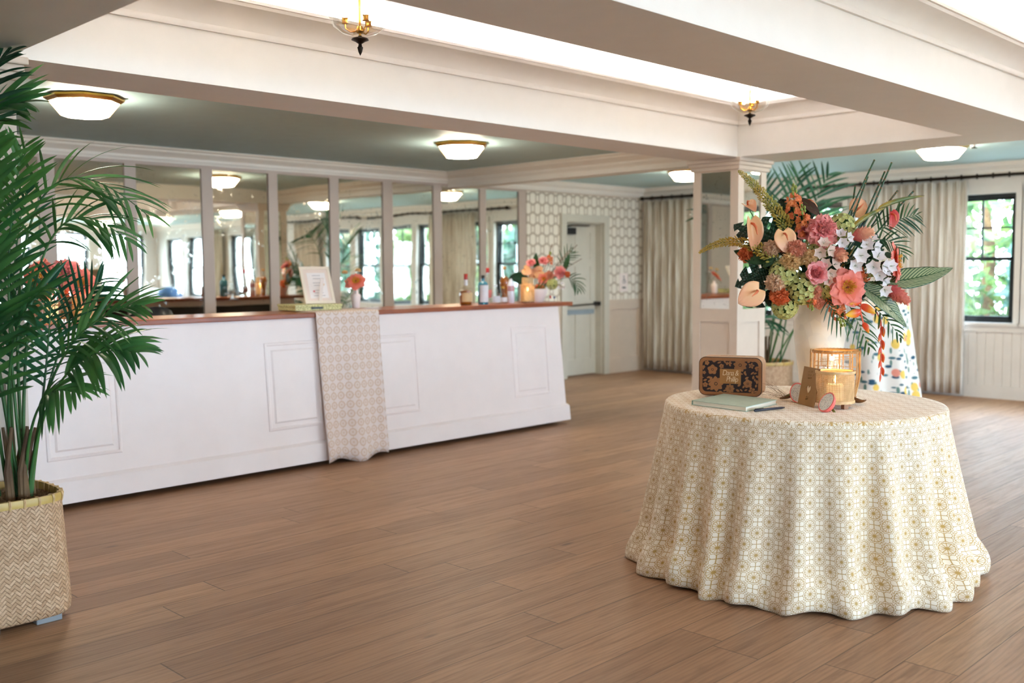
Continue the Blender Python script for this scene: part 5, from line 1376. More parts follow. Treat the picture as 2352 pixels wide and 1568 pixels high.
# leaves
def m_striped():
    g = G('striped_leaf'); v = g.co('UV'); x, y, z = g.sep(v)
    ax = g('ABSOLUTE', g('SUBTRACT', x, .5))
    st = g('FRACT', g('ADD', g('MULTIPLY', y, 17), g('MULTIPLY', ax, -9)))
    f = g('MAXIMUM', g.ss(g('ABSOLUTE', g('SUBTRACT', st, .5)), .24, .14), g.ss(ax, .04, .02))
    f = g('MAXIMUM', f, g.ss(ax, .44, .48))
    col = g.mix(f, lin((160, 172, 130)), lin((30, 78, 44)))
    g.put(g.b.inputs['Base Color'], col); g.b.inputs['Roughness'].default_value = .35
    td = g.n('ShaderNodeBsdfTranslucent'); g.t.links.new(col, td.inputs[0]); mx = g.n('ShaderNodeMixShader'); mx.inputs[0].default_value = .2
    g.t.links.new(g.b.outputs[0], mx.inputs[1]); g.t.links.new(td.outputs[0], mx.inputs[2]); g.t.links.new(mx.outputs[0], g.out.inputs[0]); return g.m
M['striped'] = m_striped()
def leaf(base, ctrl, tip, w, mat, name, label, nrm, fold=.18, stem=True, mouth=None, split=0, wpow=.8, stemto=True):
    P_ = bez(base, ctrl, tip, 18); o = empty(name, base, label, 'leaf'); rows = []; nr = Vector(nrm)
    for i, p in enumerate(P_):
        t = i / 18; d = (P_[min(i + 1, 18)] - P_[max(i - 1, 0)]).normalized(); u = d.cross(nr).normalized(); n_ = u.cross(d)
        hw = w * sin(pi * (t ** wpow * .97 + .03)) ** .8
        rows.append([p + u * hw * s + n_ * hw * fold * abs(s) + n_ * .002 * sin(s * 9 + i * 1.3) for s in [q / 5 for q in range(-5, 6)]])
    b = MB()
    if split:
        # slits between the lobes of a monstera leaf
        for j0, j1 in ((0, 5), (5, 10)):
            for i in range(18):
                for j in range(j0, j1):
                    edge = min(j, 9 - j)
                    if i % 4 == 3 and edge <= 2 and 2 < i < 17: continue
                    q = [rows[i][j], rows[i][j + 1], rows[i + 1][j + 1], rows[i + 1][j]]
                    b.add(q, [(0, 1, 2, 3)])
    else:
        b.grid(rows, uvs=lambda i, j: (j / 10, i / 18))
    lb = b.build('blade', mat, o, smooth=180, solid=.0012)
    m_ = mouth or VM
    pts = [m_ - Vector((0, 0, .03)), m_.lerp(Vector(base), .6) + Vector((0, 0, .01)), Vector(base)] + P_[1:-2:3]
    MB().tube(pts, [.003] * 3 + [.0022 - .0003 * i for i in range(len(pts) - 3)], 5).build('stalk', M['stem'] if mat is not M['leafd'] else M['leafm'], o, smooth=True)
    return o
leaf(fp_(1330, 870, .0), fp_(1560, 860, .05), fp_(1836, 770, .02), .034 * 1.75, M['striped'], 'striped_leaf', 'long pale green striped leaf pointing right', tc * .8 + CU * .5)
leaf(fp_(1200, 900, .03), fp_(1370, 980, .08), fp_(1513, 1180, .05), .034 * 2.0, M['striped'], 'striped_leaf', 'striped leaf hanging down to the right under the open coral peony', tc * .8 + CU * .4 + CR * .3)
leaf(fp_(700, 600, -.06), fp_(500, 560, .04), fp_(318, 470, .02), .105, M['leafd'], 'monstera_leaf', 'broad dark monstera leaf behind the narrow peach anthurium', tc * .9 + CU * .3, split=1)
leaf(fp_(780, 540, -.10), fp_(720, 420, -.02), fp_(640, 290, -.04), .10, M['leafd'], 'monstera_leaf', 'dark monstera leaf rising behind the round peach anthurium', tc * .9 + CU * .2, split=1)
leaf(fp_(640, 800, -.02), fp_(500, 800, .05), fp_(326, 900, .04), .085, M['leafd'], 'monstera_leaf', 'dark monstera leaf behind the big lower peach anthurium', tc * .9 + CU * .4, split=1)
leaf(fp_(660, 880, -.02), fp_(560, 960, .03), fp_(400, 1040, .0), .06, M['leafd'], 'monstera_leaf', 'shadowed monstera leaf lowest on the left', tc * .7 - CU * .3, split=1)
leaf(fp_(760, 480, -.08), fp_(820, 340, -.06), fp_(770, 285, -.05), .06, M['leafd'], 'large_leaf', 'dark green leaf behind the apricot stock', tc)
leaf(fp_(790, 300, -.02), fp_(860, 350, .0), fp_(918, 415, -.02), .026, M['brownleaf'], 'magnolia_leaf', 'brown-backed leaf above the large pink peony', tc + CU * .3, mouth=None)
leaf(fp_(560, 720, .0), fp_(430, 690, .02), fp_(318, 650, .0), .035, M['leafm'], 'large_leaf', 'mid green leaf at the left under the arching foxtail', tc)
for i, (x0, y0, x1, y1, lab) in enumerate([(690, 930, 740, 1030, 'between orange carnation and vase'), (1230, 760, 1330, 700, 'under the cream alstroemeria'), (1250, 690, 1360, 640, 'behind the white alstroemeria spray'), (1290, 870, 1400, 860, 'above the large rosy ginger'), (1060, 780, 1010, 840, 'beside the pale alstroemeria'), (520, 760, 610, 700, 'behind the pale peach carnation'), (1150, 860, 1240, 900, 'right of the open coral peony')]):
    leaf(fp_(x0, y0, .03), fp_((x0 + x1) / 2 + 15, (y0 + y1) / 2 - 10, .06), fp_(x1, y1, .05), .016 if i else .03, M['leafd'] if i in (0, 4) else M['leafm'], 'small_leaf', 'small green leaf ' + lab, tc + CU * .3)
# dark filler behind the blooms
rf = random.Random(77); fo = empty('foliage_filler', VM, 'dark leafy greens filling the heart of the bouquet behind the blooms', 'greenery', kind='stuff'); b = MB()
for i in range(150):
    x, y = rf.uniform(520, 1420), rf.uniform(480, 980)
    if (x - 960) ** 2 / 470 ** 2 + (y - 740) ** 2 / 270 ** 2 > 1: continue
    p = fp_(x, y, -.05 - rf.random() * .05); a = rf.uniform(0, 6.28); d = (CR * cos(a) + CU * sin(a) + tc * .3).normalized(); n_ = (tc + CR * rf.uniform(-.5, .5) + CU * rf.uniform(-.5, .5)).normalized(); u = d.cross(n_).normalized()
    l = rf.uniform(.05, .08); w = l * .3
    b.grid([[p - d * l * .5, p - d * l * .5], [p - u * w, p + u * w], [p + d * l * .3 - u * w * .7, p + d * l * .3 + u * w * .7], [p + d * l * .6, p + d * l * .6 + u * .001]])
for i in range(14):
    a = i * .45; b.tube([VM + Vector((.07 * cos(a), .07 * sin(a), -.04)), VM + Vector((.09 * cos(a), .09 * sin(a), .05)), fp_(700 + 45 * i, 800, -.05)], .003, 5)
b.build('leaves', M['leafd'], fo)

# horsetail reeds with dark joints
M['reed'] = plain('horsetail_green', (38, 84, 52), .45, c2=(28, 66, 44))
def reed(x0, y0, x1, y1, lab, d=-.02):
    p0, p1 = fp_(x0, y0, d), at(*C5(x1, y1), DV - .05 - d); o = empty('horsetail_reed', p0, lab, 'reed', 'horsetail reeds of the bouquet')
    MB().tube([VM, p0, p1], .0045, 8).build('stalk', M['reed'], o, smooth=True)
    n_ = 6; k = MB()
    for i in range(1, n_):
        q = p0.lerp(p1, i / n_); k.tube([q, q + (p1 - p0).normalized() * .006], .0051, 8)
    k.tube([p1, p1 + (p1 - p0).normalized() * .004], .0047, 8)
    k.build('joints', M['husk'], o)
for x0, y0, x1, y1, lab in [(1112, 540, 1158, 210, 'short reed leaning least, left of the others'), (1095, 440, 1290, 27, 'tallest reed, rising to the right from the hydrangea'), (1140, 430, 1244, 143, 'reed just right of the shortest one'), (1260, 400, 1410, 45, 'long reed, second tallest, right pair'), (1236, 390, 1362, 108, 'thinner reed beside the second tallest'), (1385, 320, 1450, 238, 'short reed behind the bird of paradise bud'), (1440, 370, 1560, 242, 'reed leaning most to the right')]:
    reed(x0, y0, x1, y1, 'horsetail ' + lab)
def beak(p0, p1, p2, w, lab):
    P_ = bez(p0, p1, p2, 14); o = empty('bird_of_paradise_bud', p0, lab, 'flower')
    MB().tube([VM, Vector(p0)] + P_[1:], [.004, w * .5] + [w * (sin(pi * min(1, .25 + .75 * i / 14)) ** .7) + .0006 for i in range(1, 15)], 9).build('sheath', M['beak'], o, smooth=True)
M['beak'] = leafmat('green_gold_sheath', (206, 160, 48), (86, 104, 50), .4, .1, 9)
beak(fp_(1330, 350, .02), fp_(1450, 290, .04), fp_(1640, 270, .04), .011, 'pointed green and yellow bud reaching far right at the top')
beak(fp_(1145, 490, .03), fp_(1220, 400, .05), fp_(1375, 352, .04), .012, 'pointed green and yellow bud between reeds and upper ginger')

# ---------------------------------------------------------------- palm fronds
def frond(root, base, ctrl, tip, n_, ll, mat, seed, start=.28, nrm=None, w=.012, droop=.5, name='frond', stemr=.005, tipf=.55, world=True):
    r_ = random.Random(seed); P_ = bez(base, ctrl, tip, 40)
    b = MB(); b.tube(P_, [stemr * (1 - .8 * i / 40) for i in range(41)], 6, m=1)
    N_ = Vector(nrm) if nrm is not None else Vector((0, 0, 1))
    for k_ in range(n_):
        t = start + (1 - start) * (k_ + .5) / n_; i0 = min(39, int(t * 40)); p = P_[i0].lerp(P_[i0 + 1], t * 40 - i0); d = (P_[i0 + 1] - P_[i0]).normalized()
        u = d.cross(N_).normalized(); s_ = 1 if k_ % 2 else -1
        al = radians(62 - 34 * (t - start) / (1 - start)) + r_.uniform(-.1, .1)
        dr_ = (d * cos(al) + u * s_ * sin(al) + N_ * r_.uniform(.0, .18)).normalized()
        L_ = ll * (.55 + .75 * sin(pi * ((t - start) / (1 - start) * .8 + .14))) * r_.uniform(.88, 1.08) * (1 - (1 - tipf) * max(0, (t - .75) / .25))
        rows = []; q = p.copy(); dd = dr_.copy(); wd = w * r_.uniform(.85, 1.15); nn = (N_ - dd * N_.dot(dd)).normalized()
        sd = dd.cross(nn).normalized(); tw = r_.uniform(-.7, .7); sd = (sd * cos(tw) + nn * sin(tw)).normalized()
        for m_ in range(8):
            tt = m_ / 7; ww = wd * (sin(pi * min(1, tt * .78 + .22)) ** .7) * (1 if tt < .98 else .05)
            c_ = sd.cross(dd).normalized()
            rows.append([q - sd * ww, q + c_ * ww * .35, q + sd * ww])
            dd = (dd + Vector((0, 0, -1)) * droop * r_.uniform(.2, .34)).normalized(); q = q + dd * L_ / 7
            sd = (sd - dd * sd.dot(dd)).normalized()
        b.grid(rows)
    return b.build(name, [mat, M['rachis']], root, smooth=180, world=world)
def small_frond(base, ctrl, tip, n_, ll, lab, nrm, droop=.2, start=.3, w=.005, mouth=None, seed=1):
    o = empty('palm_spray', base, lab, 'leaf'); frond(o, base, ctrl, tip, n_, ll, M['leafm'], seed, start, nrm, w, droop, 'blade', .0022)
    MB().tube([mouth or VM, (mouth or VM).lerp(Vector(base), .5), Vector(base)], .0022, 5).build('stalk', M['stem'], o)
small_frond(fp_(1260, 560, -.02), fp_(1420, 420, .03), fp_(1600, 400, .03), 26, .105, 'small palm spray arching out at the upper right', tc + CU * .2, .28, .18, .0045, seed=3)
small_frond(fp_(1250, 600, .0), fp_(1420, 520, .04), fp_(1500, 700, .04), 18, .075, 'small palm spray drooping behind the side-facing coral peony', tc + CU * .2, .25, .2, .0042, seed=5)
small_frond(fp_(960, 930, .04), fp_(960, 1050, .12), fp_(1120, 1180, .12), 16, .085, 'small palm spray hanging over the front of the vase', tc, .5, .2, .0042, seed=7)
small_frond(fp_(1100, 1000, .04), fp_(1180, 1130, .12), fp_(1260, 1330, .12), 14, .10, 'small palm spray hanging above the rattan lantern', tc, .45, .15, .0046, seed=8)
small_frond(fp_(1230, 990, .03), fp_(1360, 1090, .08), fp_(1480, 1260, .08), 14, .07, 'small palm spray hanging below the striped leaf', tc, .4, .2, .0046, seed=9)
# ---------------------------------------------------------------- potted palms
def m_basket():
    g = G('herringbone_bamboo'); v = g.co('UV'); x, y, z = g.sep(v); s = .018
    a = g('ADD', x, y); b = g('SUBTRACT', x, y)
    i = g('FLOOR', g('DIVIDE', a, s)); j = g('FLOOR', g('DIVIDE', b, s))
    tw = g('MODULO', g('ADD', g('ADD', i, j), 4000), 4); h = g('LESS_THAN', tw, 2)
    fa = g('FRACT', g('DIVIDE', a, s)); fb = g('FRACT', g('DIVIDE', b, s))
    e = g('MIX', 0, 0) if False else None
    ea = g('MINIMUM', fa, g('SUBTRACT', 1, fa)); eb = g('MINIMUM', fb, g('SUBTRACT', 1, fb))
    edge = g('ADD', g('MULTIPLY', h, eb), g('MULTIPLY', g('SUBTRACT', 1, h), ea))
    idv = g('ADD', g('MULTIPLY', h, j), g('MULTIPLY', g('SUBTRACT', 1, h), g('ADD', i, 77)))
    seg = g('FLOOR', g('ADD', g('MULTIPLY', h, g('DIVIDE', i, 4)), g('MULTIPLY', g('SUBTRACT', 1, h), g('DIVIDE', j, 4))))
    w = g.white(g.comb(idv, seg, h))
    fib = g('ADD', g('MULTIPLY', h, g.noise(g.comb(g('MULTIPLY', a, 20), g('MULTIPLY', b, 420)), 1, 2)), g('MULTIPLY', g('SUBTRACT', 1, h), g.noise(g.comb(g('MULTIPLY', a, 420), g('MULTIPLY', b, 20)), 1, 2)))
    col = g.mix(w, lin((218, 182, 146)), lin((190, 152, 116)))
    col = g.mix(g('MULTIPLY', g.ss(fib, .5, .7), .45), col, lin((150, 116, 80)))
    col = g.mix(g('MULTIPLY', g.ss(edge, .12, .03), .75), col, lin((110, 80, 52)))
    spot = g('MULTIPLY', g.ss(g.vor(v, 60), .12, .06), g.ss(g.noise(v, 7, 1), .55, .65))
    col = g.mix(g('MULTIPLY', spot, .7), col, lin((84, 52, 34)))
    g.bump(g('ADD', g.ss(edge, .0, .3), g('MULTIPLY', fib, .2)), .8, .003)
    return g.fin(col, .6)
M['basket'] = m_basket()
M['bamboo'] = plain('bamboo_rim', (204, 172, 96), .4, c2=(184, 148, 78), scale=10)
M['moss'] = plain('dry_moss', (150, 124, 86), .9, c2=(110, 88, 60), scale=40)
M['pot'] = plain('dark_nursery_pot', (44, 40, 36), .7)
def basket(r, x, y, h, hb, H, p0=3.4, p1=4.6, tie=26):
    N_ = 96
    def sh(a, half, p): return half / (abs(cos(a)) ** p + abs(sin(a)) ** p) ** (1 / p)
    zs = [.03, .033, .045, .075, .15, .25, .34, .42, H - .02, H]; rows = []
    for k_, z in enumerate(zs):
        t = (z - .03) / (H - .03); f_ = [.88, .94, .98, 1, 1, 1, 1, 1, 1, 1][k_]; half = h * t + hb * (1 - t); p = p0 * t + p1 * (1 - t)
        rows.append([(x + sh(2 * pi * j / N_, half, p) * f_ * cos(2 * pi * j / N_), y + sh(2 * pi * j / N_, half, p) * f_ * sin(2 * pi * j / N_), z) for j in range(N_)])
    acc = [0]
    for j in range(N_): acc.append(acc[-1] + (Vector(rows[5][(j + 1) % N_]) - Vector(rows[5][j])).length)
    b = MB().grid(rows, True, uvs=lambda i, j: (acc[j], zs[i])); b.cap(rows[0][::-1])
    o = b.build('planter_basket', M['basket'], r, smooth=180, solid=.006)
    for sx in (-1, 1):
        for sy in (-1, 1): MB().box(-.05, .05, -.035, .035, 0, .034, Matrix.Translation((x + sx * hb * .52, y + sy * hb * .66, 0))).build('grey_block_foot', M['blockf'], o, bevel=.004)
    def ring(off, z): return [(x + (sh(2 * pi * j / N_, h, p0) + off) * cos(2 * pi * j / N_), y + (sh(2 * pi * j / N_, h, p0) + off) * sin(2 * pi * j / N_), z) for j in range(N_)]
    MB().grid([ring(-.004, H - .03), ring(.008, H - .028), ring(.010, H - .012), ring(.006, H + .002), ring(-.006, H + .002), ring(-.008, H - .028)], True).build('rim', M['bamboo'], o, smooth=True)
    for i in range(tie):
        k = MB()
        for da in (0, .02):
            a = 2 * pi * i / tie + da; q = lambda off, z: (x + (sh(a, h, p0) + off) * cos(a), y + (sh(a, h, p0) + off) * sin(a), z)
            k.tube([q(-.010, H - .03), q(-.009, H + .004), q(.009, H + .003), q(.013, H - .012), q(.009, H - .034)], .0022, 4)
        k.build('rim_lashing', M['cane'], o)
    R = h
    MB().lathe([(.001, H - .075), (R * .5, H - .06), (R - .008, H - .07)], 32, Matrix.Translation((x, y, 0)), cap1=False).build('moss_bed', M['moss'], r, smooth=True)
    rm = random.Random(int(x * 100)); k = MB()
    for i in range(420):
        a = rm.uniform(0, 6.28); rr = (R - .03) * sqrt(rm.random()); p = Vector((x + rr * cos(a), y + rr * sin(a), H - .062 + rm.uniform(0, .03)))
        q = p + Vector((rm.uniform(-.04, .04), rm.uniform(-.04, .04), rm.uniform(-.01, .04))); m_ = (p + q) / 2 + Vector((rm.uniform(-.02, .02), rm.uniform(-.02, .02), .012))
        k.tube([p, m_, q], .0008, 3, caps=False)
    k.build('dry_moss', M['moss'], r)['kind'] = 'stuff'
M['blockf'] = plain('grey_foam_block', (150, 152, 154), .7)
M['bark'] = plain('brown_sheath', (120, 92, 60), .8, c2=(86, 62, 42))

# the large one on the left edge
BX, BY = 1.358, 4.255
plm = empty('potted_palm', (BX, BY, 0), 'large kentia palm in a woven bamboo basket at the left edge', 'potted plant')
basket(plm, BX, BY, .212, .226, .515)
A = lambda x, y, d: at(x, y, d)
b0 = lambda dx, dd=0: at(dx, 1140, 4.05 + dd)
FR = [  # base, control, tip, leaflets, length, width, start, droop, normal
    (b0(48), A(20, 560, 3.95), A(118, 480, 3.9), 0, 0, 0, 0, 0),
]
def F_(bx, cx, cy, tx, ty, dc, dt, n_, ll, w, st, dr, nr, seed, mat='palm', base=None):
    frond(plm, base or b0(bx), A(cx, cy, 4.05 + dc), A(tx, ty, 4.05 + dt), n_, ll, M[mat], seed, st, nr, w, dr, 'frond', .0075)
up = Vector((0, 0, 1)); n1 = (up * .8 + tc * .6)
F_(62, -40, 150, 345, 500, .12, .18, 32, .30, .0075, .42, .36, n1, 1)           # high arch to the right
F_(56, 30, 300, 300, 560, .0, .05, 26, .22, .008, .50, .42, n1, 2)
F_(60, -20, 560, 60, 330, -.05, -.12, 26, .20, .009, .52, .10, tc + up * .1, 3)         # dense upright fan
F_(50, -80, 520, -10, 320, -.15, -.22, 28, .20, .012, .45, .08, tc, 4)
F_(70, 90, 720, 330, 700, -.05, -.10, 28, .22, .009, .50, .28, n1, 5)                     # right side lower frond
F_(66, 100, 760, 320, 810, -.10, -.2, 30, .22, .011, .52, .45, n1, 6)
F_(72, 100, 780, 235, 640, .10, .14, 28, .20, .007, .50, .30, tc + up * .4, 7, 'palmd')
F_(40, 0, 700, 60, 440, .1, .16, 22, .18, .008, .50, .16, tc, 8, 'palmd')
F_(46, -40, 640, -70, 280, -.05, -.1, 26, .26, .011, .45, .10, tc + CR * .2, 9)
F_(58, 60, 860, 170, 900, -.12, -.24, 16, .20, .011, .52, .6, n1, 10)
F_(30, -40, 900, -40, 700, -.1, -.22, 20, .24, .012, .45, .2, tc, 11)
F_(20, -40, 800, -10, 560, -.2, -.30, 24, .22, .011, .5, .12, tc + CR * .2, 12)
F_(0, -200, 300, 20, 120, .0, -.05, 30, .30, .013, .58, .22, n1, 13, 'palmd')
F_(-10, -240, 260, 60, 235, .05, .0, 28, .30, .014, .58, .30, n1, 14)
F_(44, 10, 880, 40, 640, .08, .08, 26, .22, .009, .45, .25, tc, 15, 'palmd')
F_(64, 110, 900, 120, 620, -.05, .0, 26, .20, .009, .50, .3, n1, 16, 'palmd')
F_(34, -20, 700, 120, 660, -.2, -.28, 22, .18, .009, .5, .3, n1, 17)
k = MB(); rs = random.Random(31)
for i in range(9):
    p = b0(22 + i * 7, rs.uniform(-.06, .06)) - Vector((0, 0, .06)); k.tube([p, p + Vector((rs.uniform(-.01, .01), rs.uniform(-.01, .01), .16)), p + Vector((rs.uniform(-.03, .03), rs.uniform(-.03, .03), .34))], [.013, .011, .006], 7)
k.build('stalk_bases', M['bark'], plm, smooth=True)

# the far one beside the mirrored column
PX, PY = 8.35, 4.93
p2 = empty('potted_palm', (PX, PY, 0), 'tall potted palm in a beige basket behind the bouquet, near the column', 'potted plant')
basket(p2, PX, PY, .27, .25, .52, 2, 2.6, 20)
rp = random.Random(14)
def G_(bx, cx, cy, tx, ty, dc, dt, n_, ll, w, st, dr, nr, seed):
    hb_ = Vector((PX + rp.uniform(-.07, .07) + bx, PY + rp.uniform(-.07, .07) - bx, .46))
    frond(p2, hb_, at(cx, cy, 9.2 + dc), at(tx, ty, 9.2 + dt), n_, ll, M['palmd'], seed, st, nr, w, dr, 'frond', .009)
G_(-.05, 1790, 440, 1600, 500, .0, -.1, 24, .34, .014, .50, .30, up * .8 + tc * .5, 60)
G_(.05, 1800, 560, 1835, 395, .1, .1, 22, .36, .014, .50, .12, tc, 61)
G_(.1, 1830, 520, 1905, 400, .1, .2, 22, .36, .013, .50, .18, tc, 62)
G_(0, 1770, 520, 1745, 420, .1, .1, 22, .34, .014, .50, .15, tc, 63)
G_(-.1, 1780, 640, 1655, 600, -.2, -.3, 22, .30, .012, .45, .40, up + tc * .3, 64)
G_(-.1, 1790, 700, 1712, 730, -.2, -.4, 20, .30, .012, .40, .55, up + tc * .5, 65)
G_(.1, 1860, 640, 1990, 560, .2, .3, 22, .34, .013, .50, .3, up + tc * .3, 66)
G_(0, 1800, 600, 1780, 560, -.1, -.5, 20, .36, .014, .45, .25, tc + up * .4, 67)
G_(.1, 1850, 700, 1900, 660, .3, .5, 20, .30, .013, .45, .3, up, 68)
G_(0, 1820, 660, 1810, 640, -.2, -.3, 20, .34, .015, .35, .5, tc + up * .3, 69)
G_(.05, 1840, 560, 1870, 470, .2, .4, 22, .34, .013, .5, .2, up + tc * .3, 70)
k = MB()
for i in range(8):
    a = i * .8; k.tube([(PX + .05 * cos(a), PY + .05 * sin(a), .44), (PX + .06 * cos(a), PY + .06 * sin(a), .75)], [.014, .008], 6)
k.build('stalk_bases', M['bark'], p2, smooth=True)

# ---------------------------------------------------------------- cocktail table under a floral cloth, near the windows
def m_floral():
    g = G('floral_print_linen'); v = g.co('UV'); 
    def blobs(sc, off, th, soft, asp=(1, 1, 1)):
        mp = g.n('ShaderNodeMapping'); g.put(mp.inputs[0], v); mp.inputs[1].default_value = off; mp.inputs[2].default_value = (0, 0, off[0]); mp.inputs[3].default_value = asp
        return g.ss(g.vor(mp.outputs[0], sc), th, th - soft)
    base = lin((238, 234, 226))
    col = g.mix(blobs(6.5, (.7, .2, 0), .27, .04, (1, 2.6, 1)), base, lin((70, 112, 124)))
    col = g.mix(blobs(7.5, (2.3, .9, 0), .25, .04, (2.4, 1, 1)), col, lin((104, 140, 130)))
    col = g.mix(blobs(6, (3.1, .4, 0), .22, .04, (1, 2.2, 1)), col, lin((40, 84, 108)))
    col = g.mix(blobs(5.5, (1.3, 2.2, 0), .26, .04), col, lin((232, 196, 96)))
    col = g.mix(blobs(5, (4.3, 1.2, 0), .20, .04), col, lin((232, 150, 130)))
    return g.fin(col, .85)
M['floral'] = m_floral()
HX, HY = 8.88, 4.18
ht = empty('cocktail_table', (HX, HY, 0), 'tall cocktail table under the floral cloth', 'table')
MB().lathe([(.001, 1.03), (.37, 1.03), (.37, 1.055), (.001, 1.055)], 36, Matrix.Translation((HX, HY, 0))).build('tabletop', M['wood2'], ht)
MB().lathe([(.22, 0), (.22, .02), (.03, .03), (.03, 1.03)], 20, Matrix.Translation((HX, HY, 0))).build('pedestal', M['black'], ht)
N_ = 180; rows = []; zz = [(.001, 1.06), (.30, 1.06), (.37, 1.06), (.378, 1.05)] + [(.378 + .11 * (1 - z) ** 1.1, z) for z in (.95, .8, .65, .5, .35, .2, .1, .03, .006)]
for r_i, z in zz:
    dn = (1.06 - z); rows.append([(HX + (r_i + .045 * dn * sin(9 * a + .5 * sin(3 * a))) * cos(a), HY + (r_i + .045 * dn * sin(9 * a + .5 * sin(3 * a))) * sin(a), z) for a in [2 * pi * j / N_ for j in range(N_)]])
o = MB().grid(rows, True, uvs=lambda i, j: (j / N_ * 2.9, zz[i][1] + (0 if i > 2 else zz[i][0]))).build('tablecloth', M['floral'], None, smooth=180, solid=.002)
tag(o, 'floor-length white tablecloth printed with teal leaves and yellow blooms', 'tablecloth')

# ---------------------------------------------------------------- flowers on the bar
def kid(kind, pos, face, lab, s_, group, mouth, spin=0): return flower(kind, pos, face, lab, spin, s_, True, group, 'flower', mouth)
# single coral peony in a ribbed bud vase
vx, vy = 4.70, 6.36
r = empty('bud_vase', (vx, vy, TZ + .004), 'small ribbed white bud vase with one coral peony, beside the framed card', 'vase')
rows = []
for rr, z in [(.024, 0), (.028, .006), (.034, .06), (.038, .09), (.036, .105), (.020, .115), (.018, .14), (.022, .145)]:
    rows.append([(vx + rr * (1 + .03 * cos(22 * a)) * cos(a), vy + rr * (1 + .03 * cos(22 * a)) * sin(a), TZ + .004 + z) for a in [2 * pi * j / 88 for j in range(88)]])
MB().grid(rows, True).cap(rows[0][::-1]).build('vase_body', M['white'], r, smooth=60)
mth = Vector((vx, vy, TZ + .14))
kid('open', (vx - .005, vy - .01, TZ + .205), (-.45, -.5, .65), 'coral peony with a yellow heart in the ribbed bud vase on the bar', .92, None, mth)
kid('alst1', (vx + .13, vy - .02, TZ + .24), (.3, -.3, .8), 'small rust bloom right of the coral peony on the bar', .55, None, mth)
kid('carn_yellow', (vx + .04, vy + .02, TZ + .295), (0, -.3, .9), 'small buff bloom above the coral peony on the bar', .5, None, mth)
kid('carn_yellow', (vx - .085, vy + .02, TZ + .28), (-.2, -.3, .9), 'small buff bloom left above the coral peony on the bar', .5, None, mth)
# low bowl arrangement at the right end
bx_, by_ = 6.66, 6.27
r = empty('flower_bowl', (bx_, by_, TZ), 'white footed flower bowl with printed emblem at the right end of the bar', 'vase')
MB().lathe([(.001, 0), (.06, 0), (.066, .008), (.085, .05), (.10, .09), (.102, .12), (.096, .12), (.08, .05), (.001, .03)], 36, Matrix.Translation((bx_, by_, TZ))).build('bowl', M['white'], r, smooth=True)
mth = Vector((bx_, by_, TZ + .10)); gB = 'flowers of the bowl on the bar'
dB = 9.25
AB = lambda x, y, d=0: at(x, y, dB - d)
for k_, x, y, f, lab, s_ in [('anth', 1205, 618, (-.5, .2, .8), 'coral-peach anthurium furthest left in the bar bowl', 1.05), ('rose', 1222, 608, (-.3, .5, .7), 'pink rose at the upper left of the bar bowl', .85), ('rose', 1248, 604, (0, .6, .7), 'pink rose at the top of the bar bowl', .9),
        ('anth', 1243, 622, (0, .1, 1), 'peach anthurium in the middle of the bar bowl', 1.1), ('anth', 1228, 636, (-.2, -.1, 1), 'pale peach anthurium below the middle of the bar bowl', 1.0), ('peony', 1286, 626, (.3, .1, .9), 'pink peony on the right of the bar bowl', .72),
        ('carn_coral', 1262, 632, (.1, .1, 1), 'peach carnation beside the pink peony in the bar bowl', 1.0), ('carn_orange', 1216, 658, (-.3, -.2, .9), 'orange carnation low on the left of the bar bowl', 1.15), ('carn_orange', 1240, 662, (-.1, -.3, .9), 'orange carnation low in the middle of the bar bowl', 1.0),
        ('carn_coral', 1228, 676, (-.2, -.6, .7), 'rust carnation drooping over the rim of the bar bowl', .95), ('hyd', 1268, 652, (.2, -.1, .9), 'green hydrangea low in the bar bowl', .85), ('stock', 1262, 596, (.1, .9, .4), 'yellow-orange stock at the top of the bar bowl', .95), ('open', 1248, 640, (0, 0, 1), 'open coral bloom in the heart of the bar bowl', .6), ('carn_orange', 1302, 630, (.7, 0, .6), 'red bloom at the right edge of the bar bowl', .7), ('alst', 1288, 655, (.3, -.3, .8), 'pale alstroemeria low right in the bar bowl', .9)]:
    kid(k_, AB(x, y, .06), fc(*f), lab, s_, None, mth, x * .1)
leaf(AB(1215, 650), AB(1190, 630), AB(1168, 640), .055, M['leafd'], 'large_leaf', 'dark leaf left of the bar bowl flowers, by the lantern', tc, mouth=mth)
leaf(AB(1235, 620, -.05), AB(1228, 600), AB(1232, 580), .03, M['leafm'], 'large_leaf', 'green leaf standing at the top of the bar bowl', tc, mouth=mth)
leaf(AB(1295, 625, -.03), AB(1302, 600), AB(1308, 582), .025, M['leafm'], 'large_leaf', 'green leaf standing at the right of the bar bowl', tc, mouth=mth)
small_frond(AB(1290, 640), AB(1325, 630), AB(1330, 668), 14, .11, 'small palm spray drooping right from the bar bowl', tc, .5, .2, .005, mth, 21)
small_frond(AB(1285, 610, -.03), AB(1300, 590), AB(1315, 578), 12, .10, 'yellow-green spray at the upper right of the bar bowl', tc, .0, .1, .005, mth, 22)
for i, (x0, y0, x1, y1) in enumerate([(1258, 600, 1268, 560), (1285, 600, 1314, 568), (1300, 615, 1336, 594), (1292, 596, 1326, 562)]):
    o = empty('twig', AB(x0, y0), 'bare twig rising from the bar bowl, %s' % ['leftmost and steepest', 'second from the left', 'lowest and most slanted', 'longest, ending highest on the right'][i], 'twig')
    MB().tube([mth, AB(x0, y0), AB(x1, y1)], .0028, 5).build('stalk', M['husk'], o)
MB().lathe([(.001, 0), (.010, 0), (.010, .001), (.001, .001)], 16, Matrix.Translation(AB(1273, 683, .15)) @ tc.to_track_quat('Z', 'Y').to_matrix().to_4x4()).build('blue_emblem', plain('emblem_blue', (70, 90, 150), .5), bpy.data.objects['flower_bowl'])
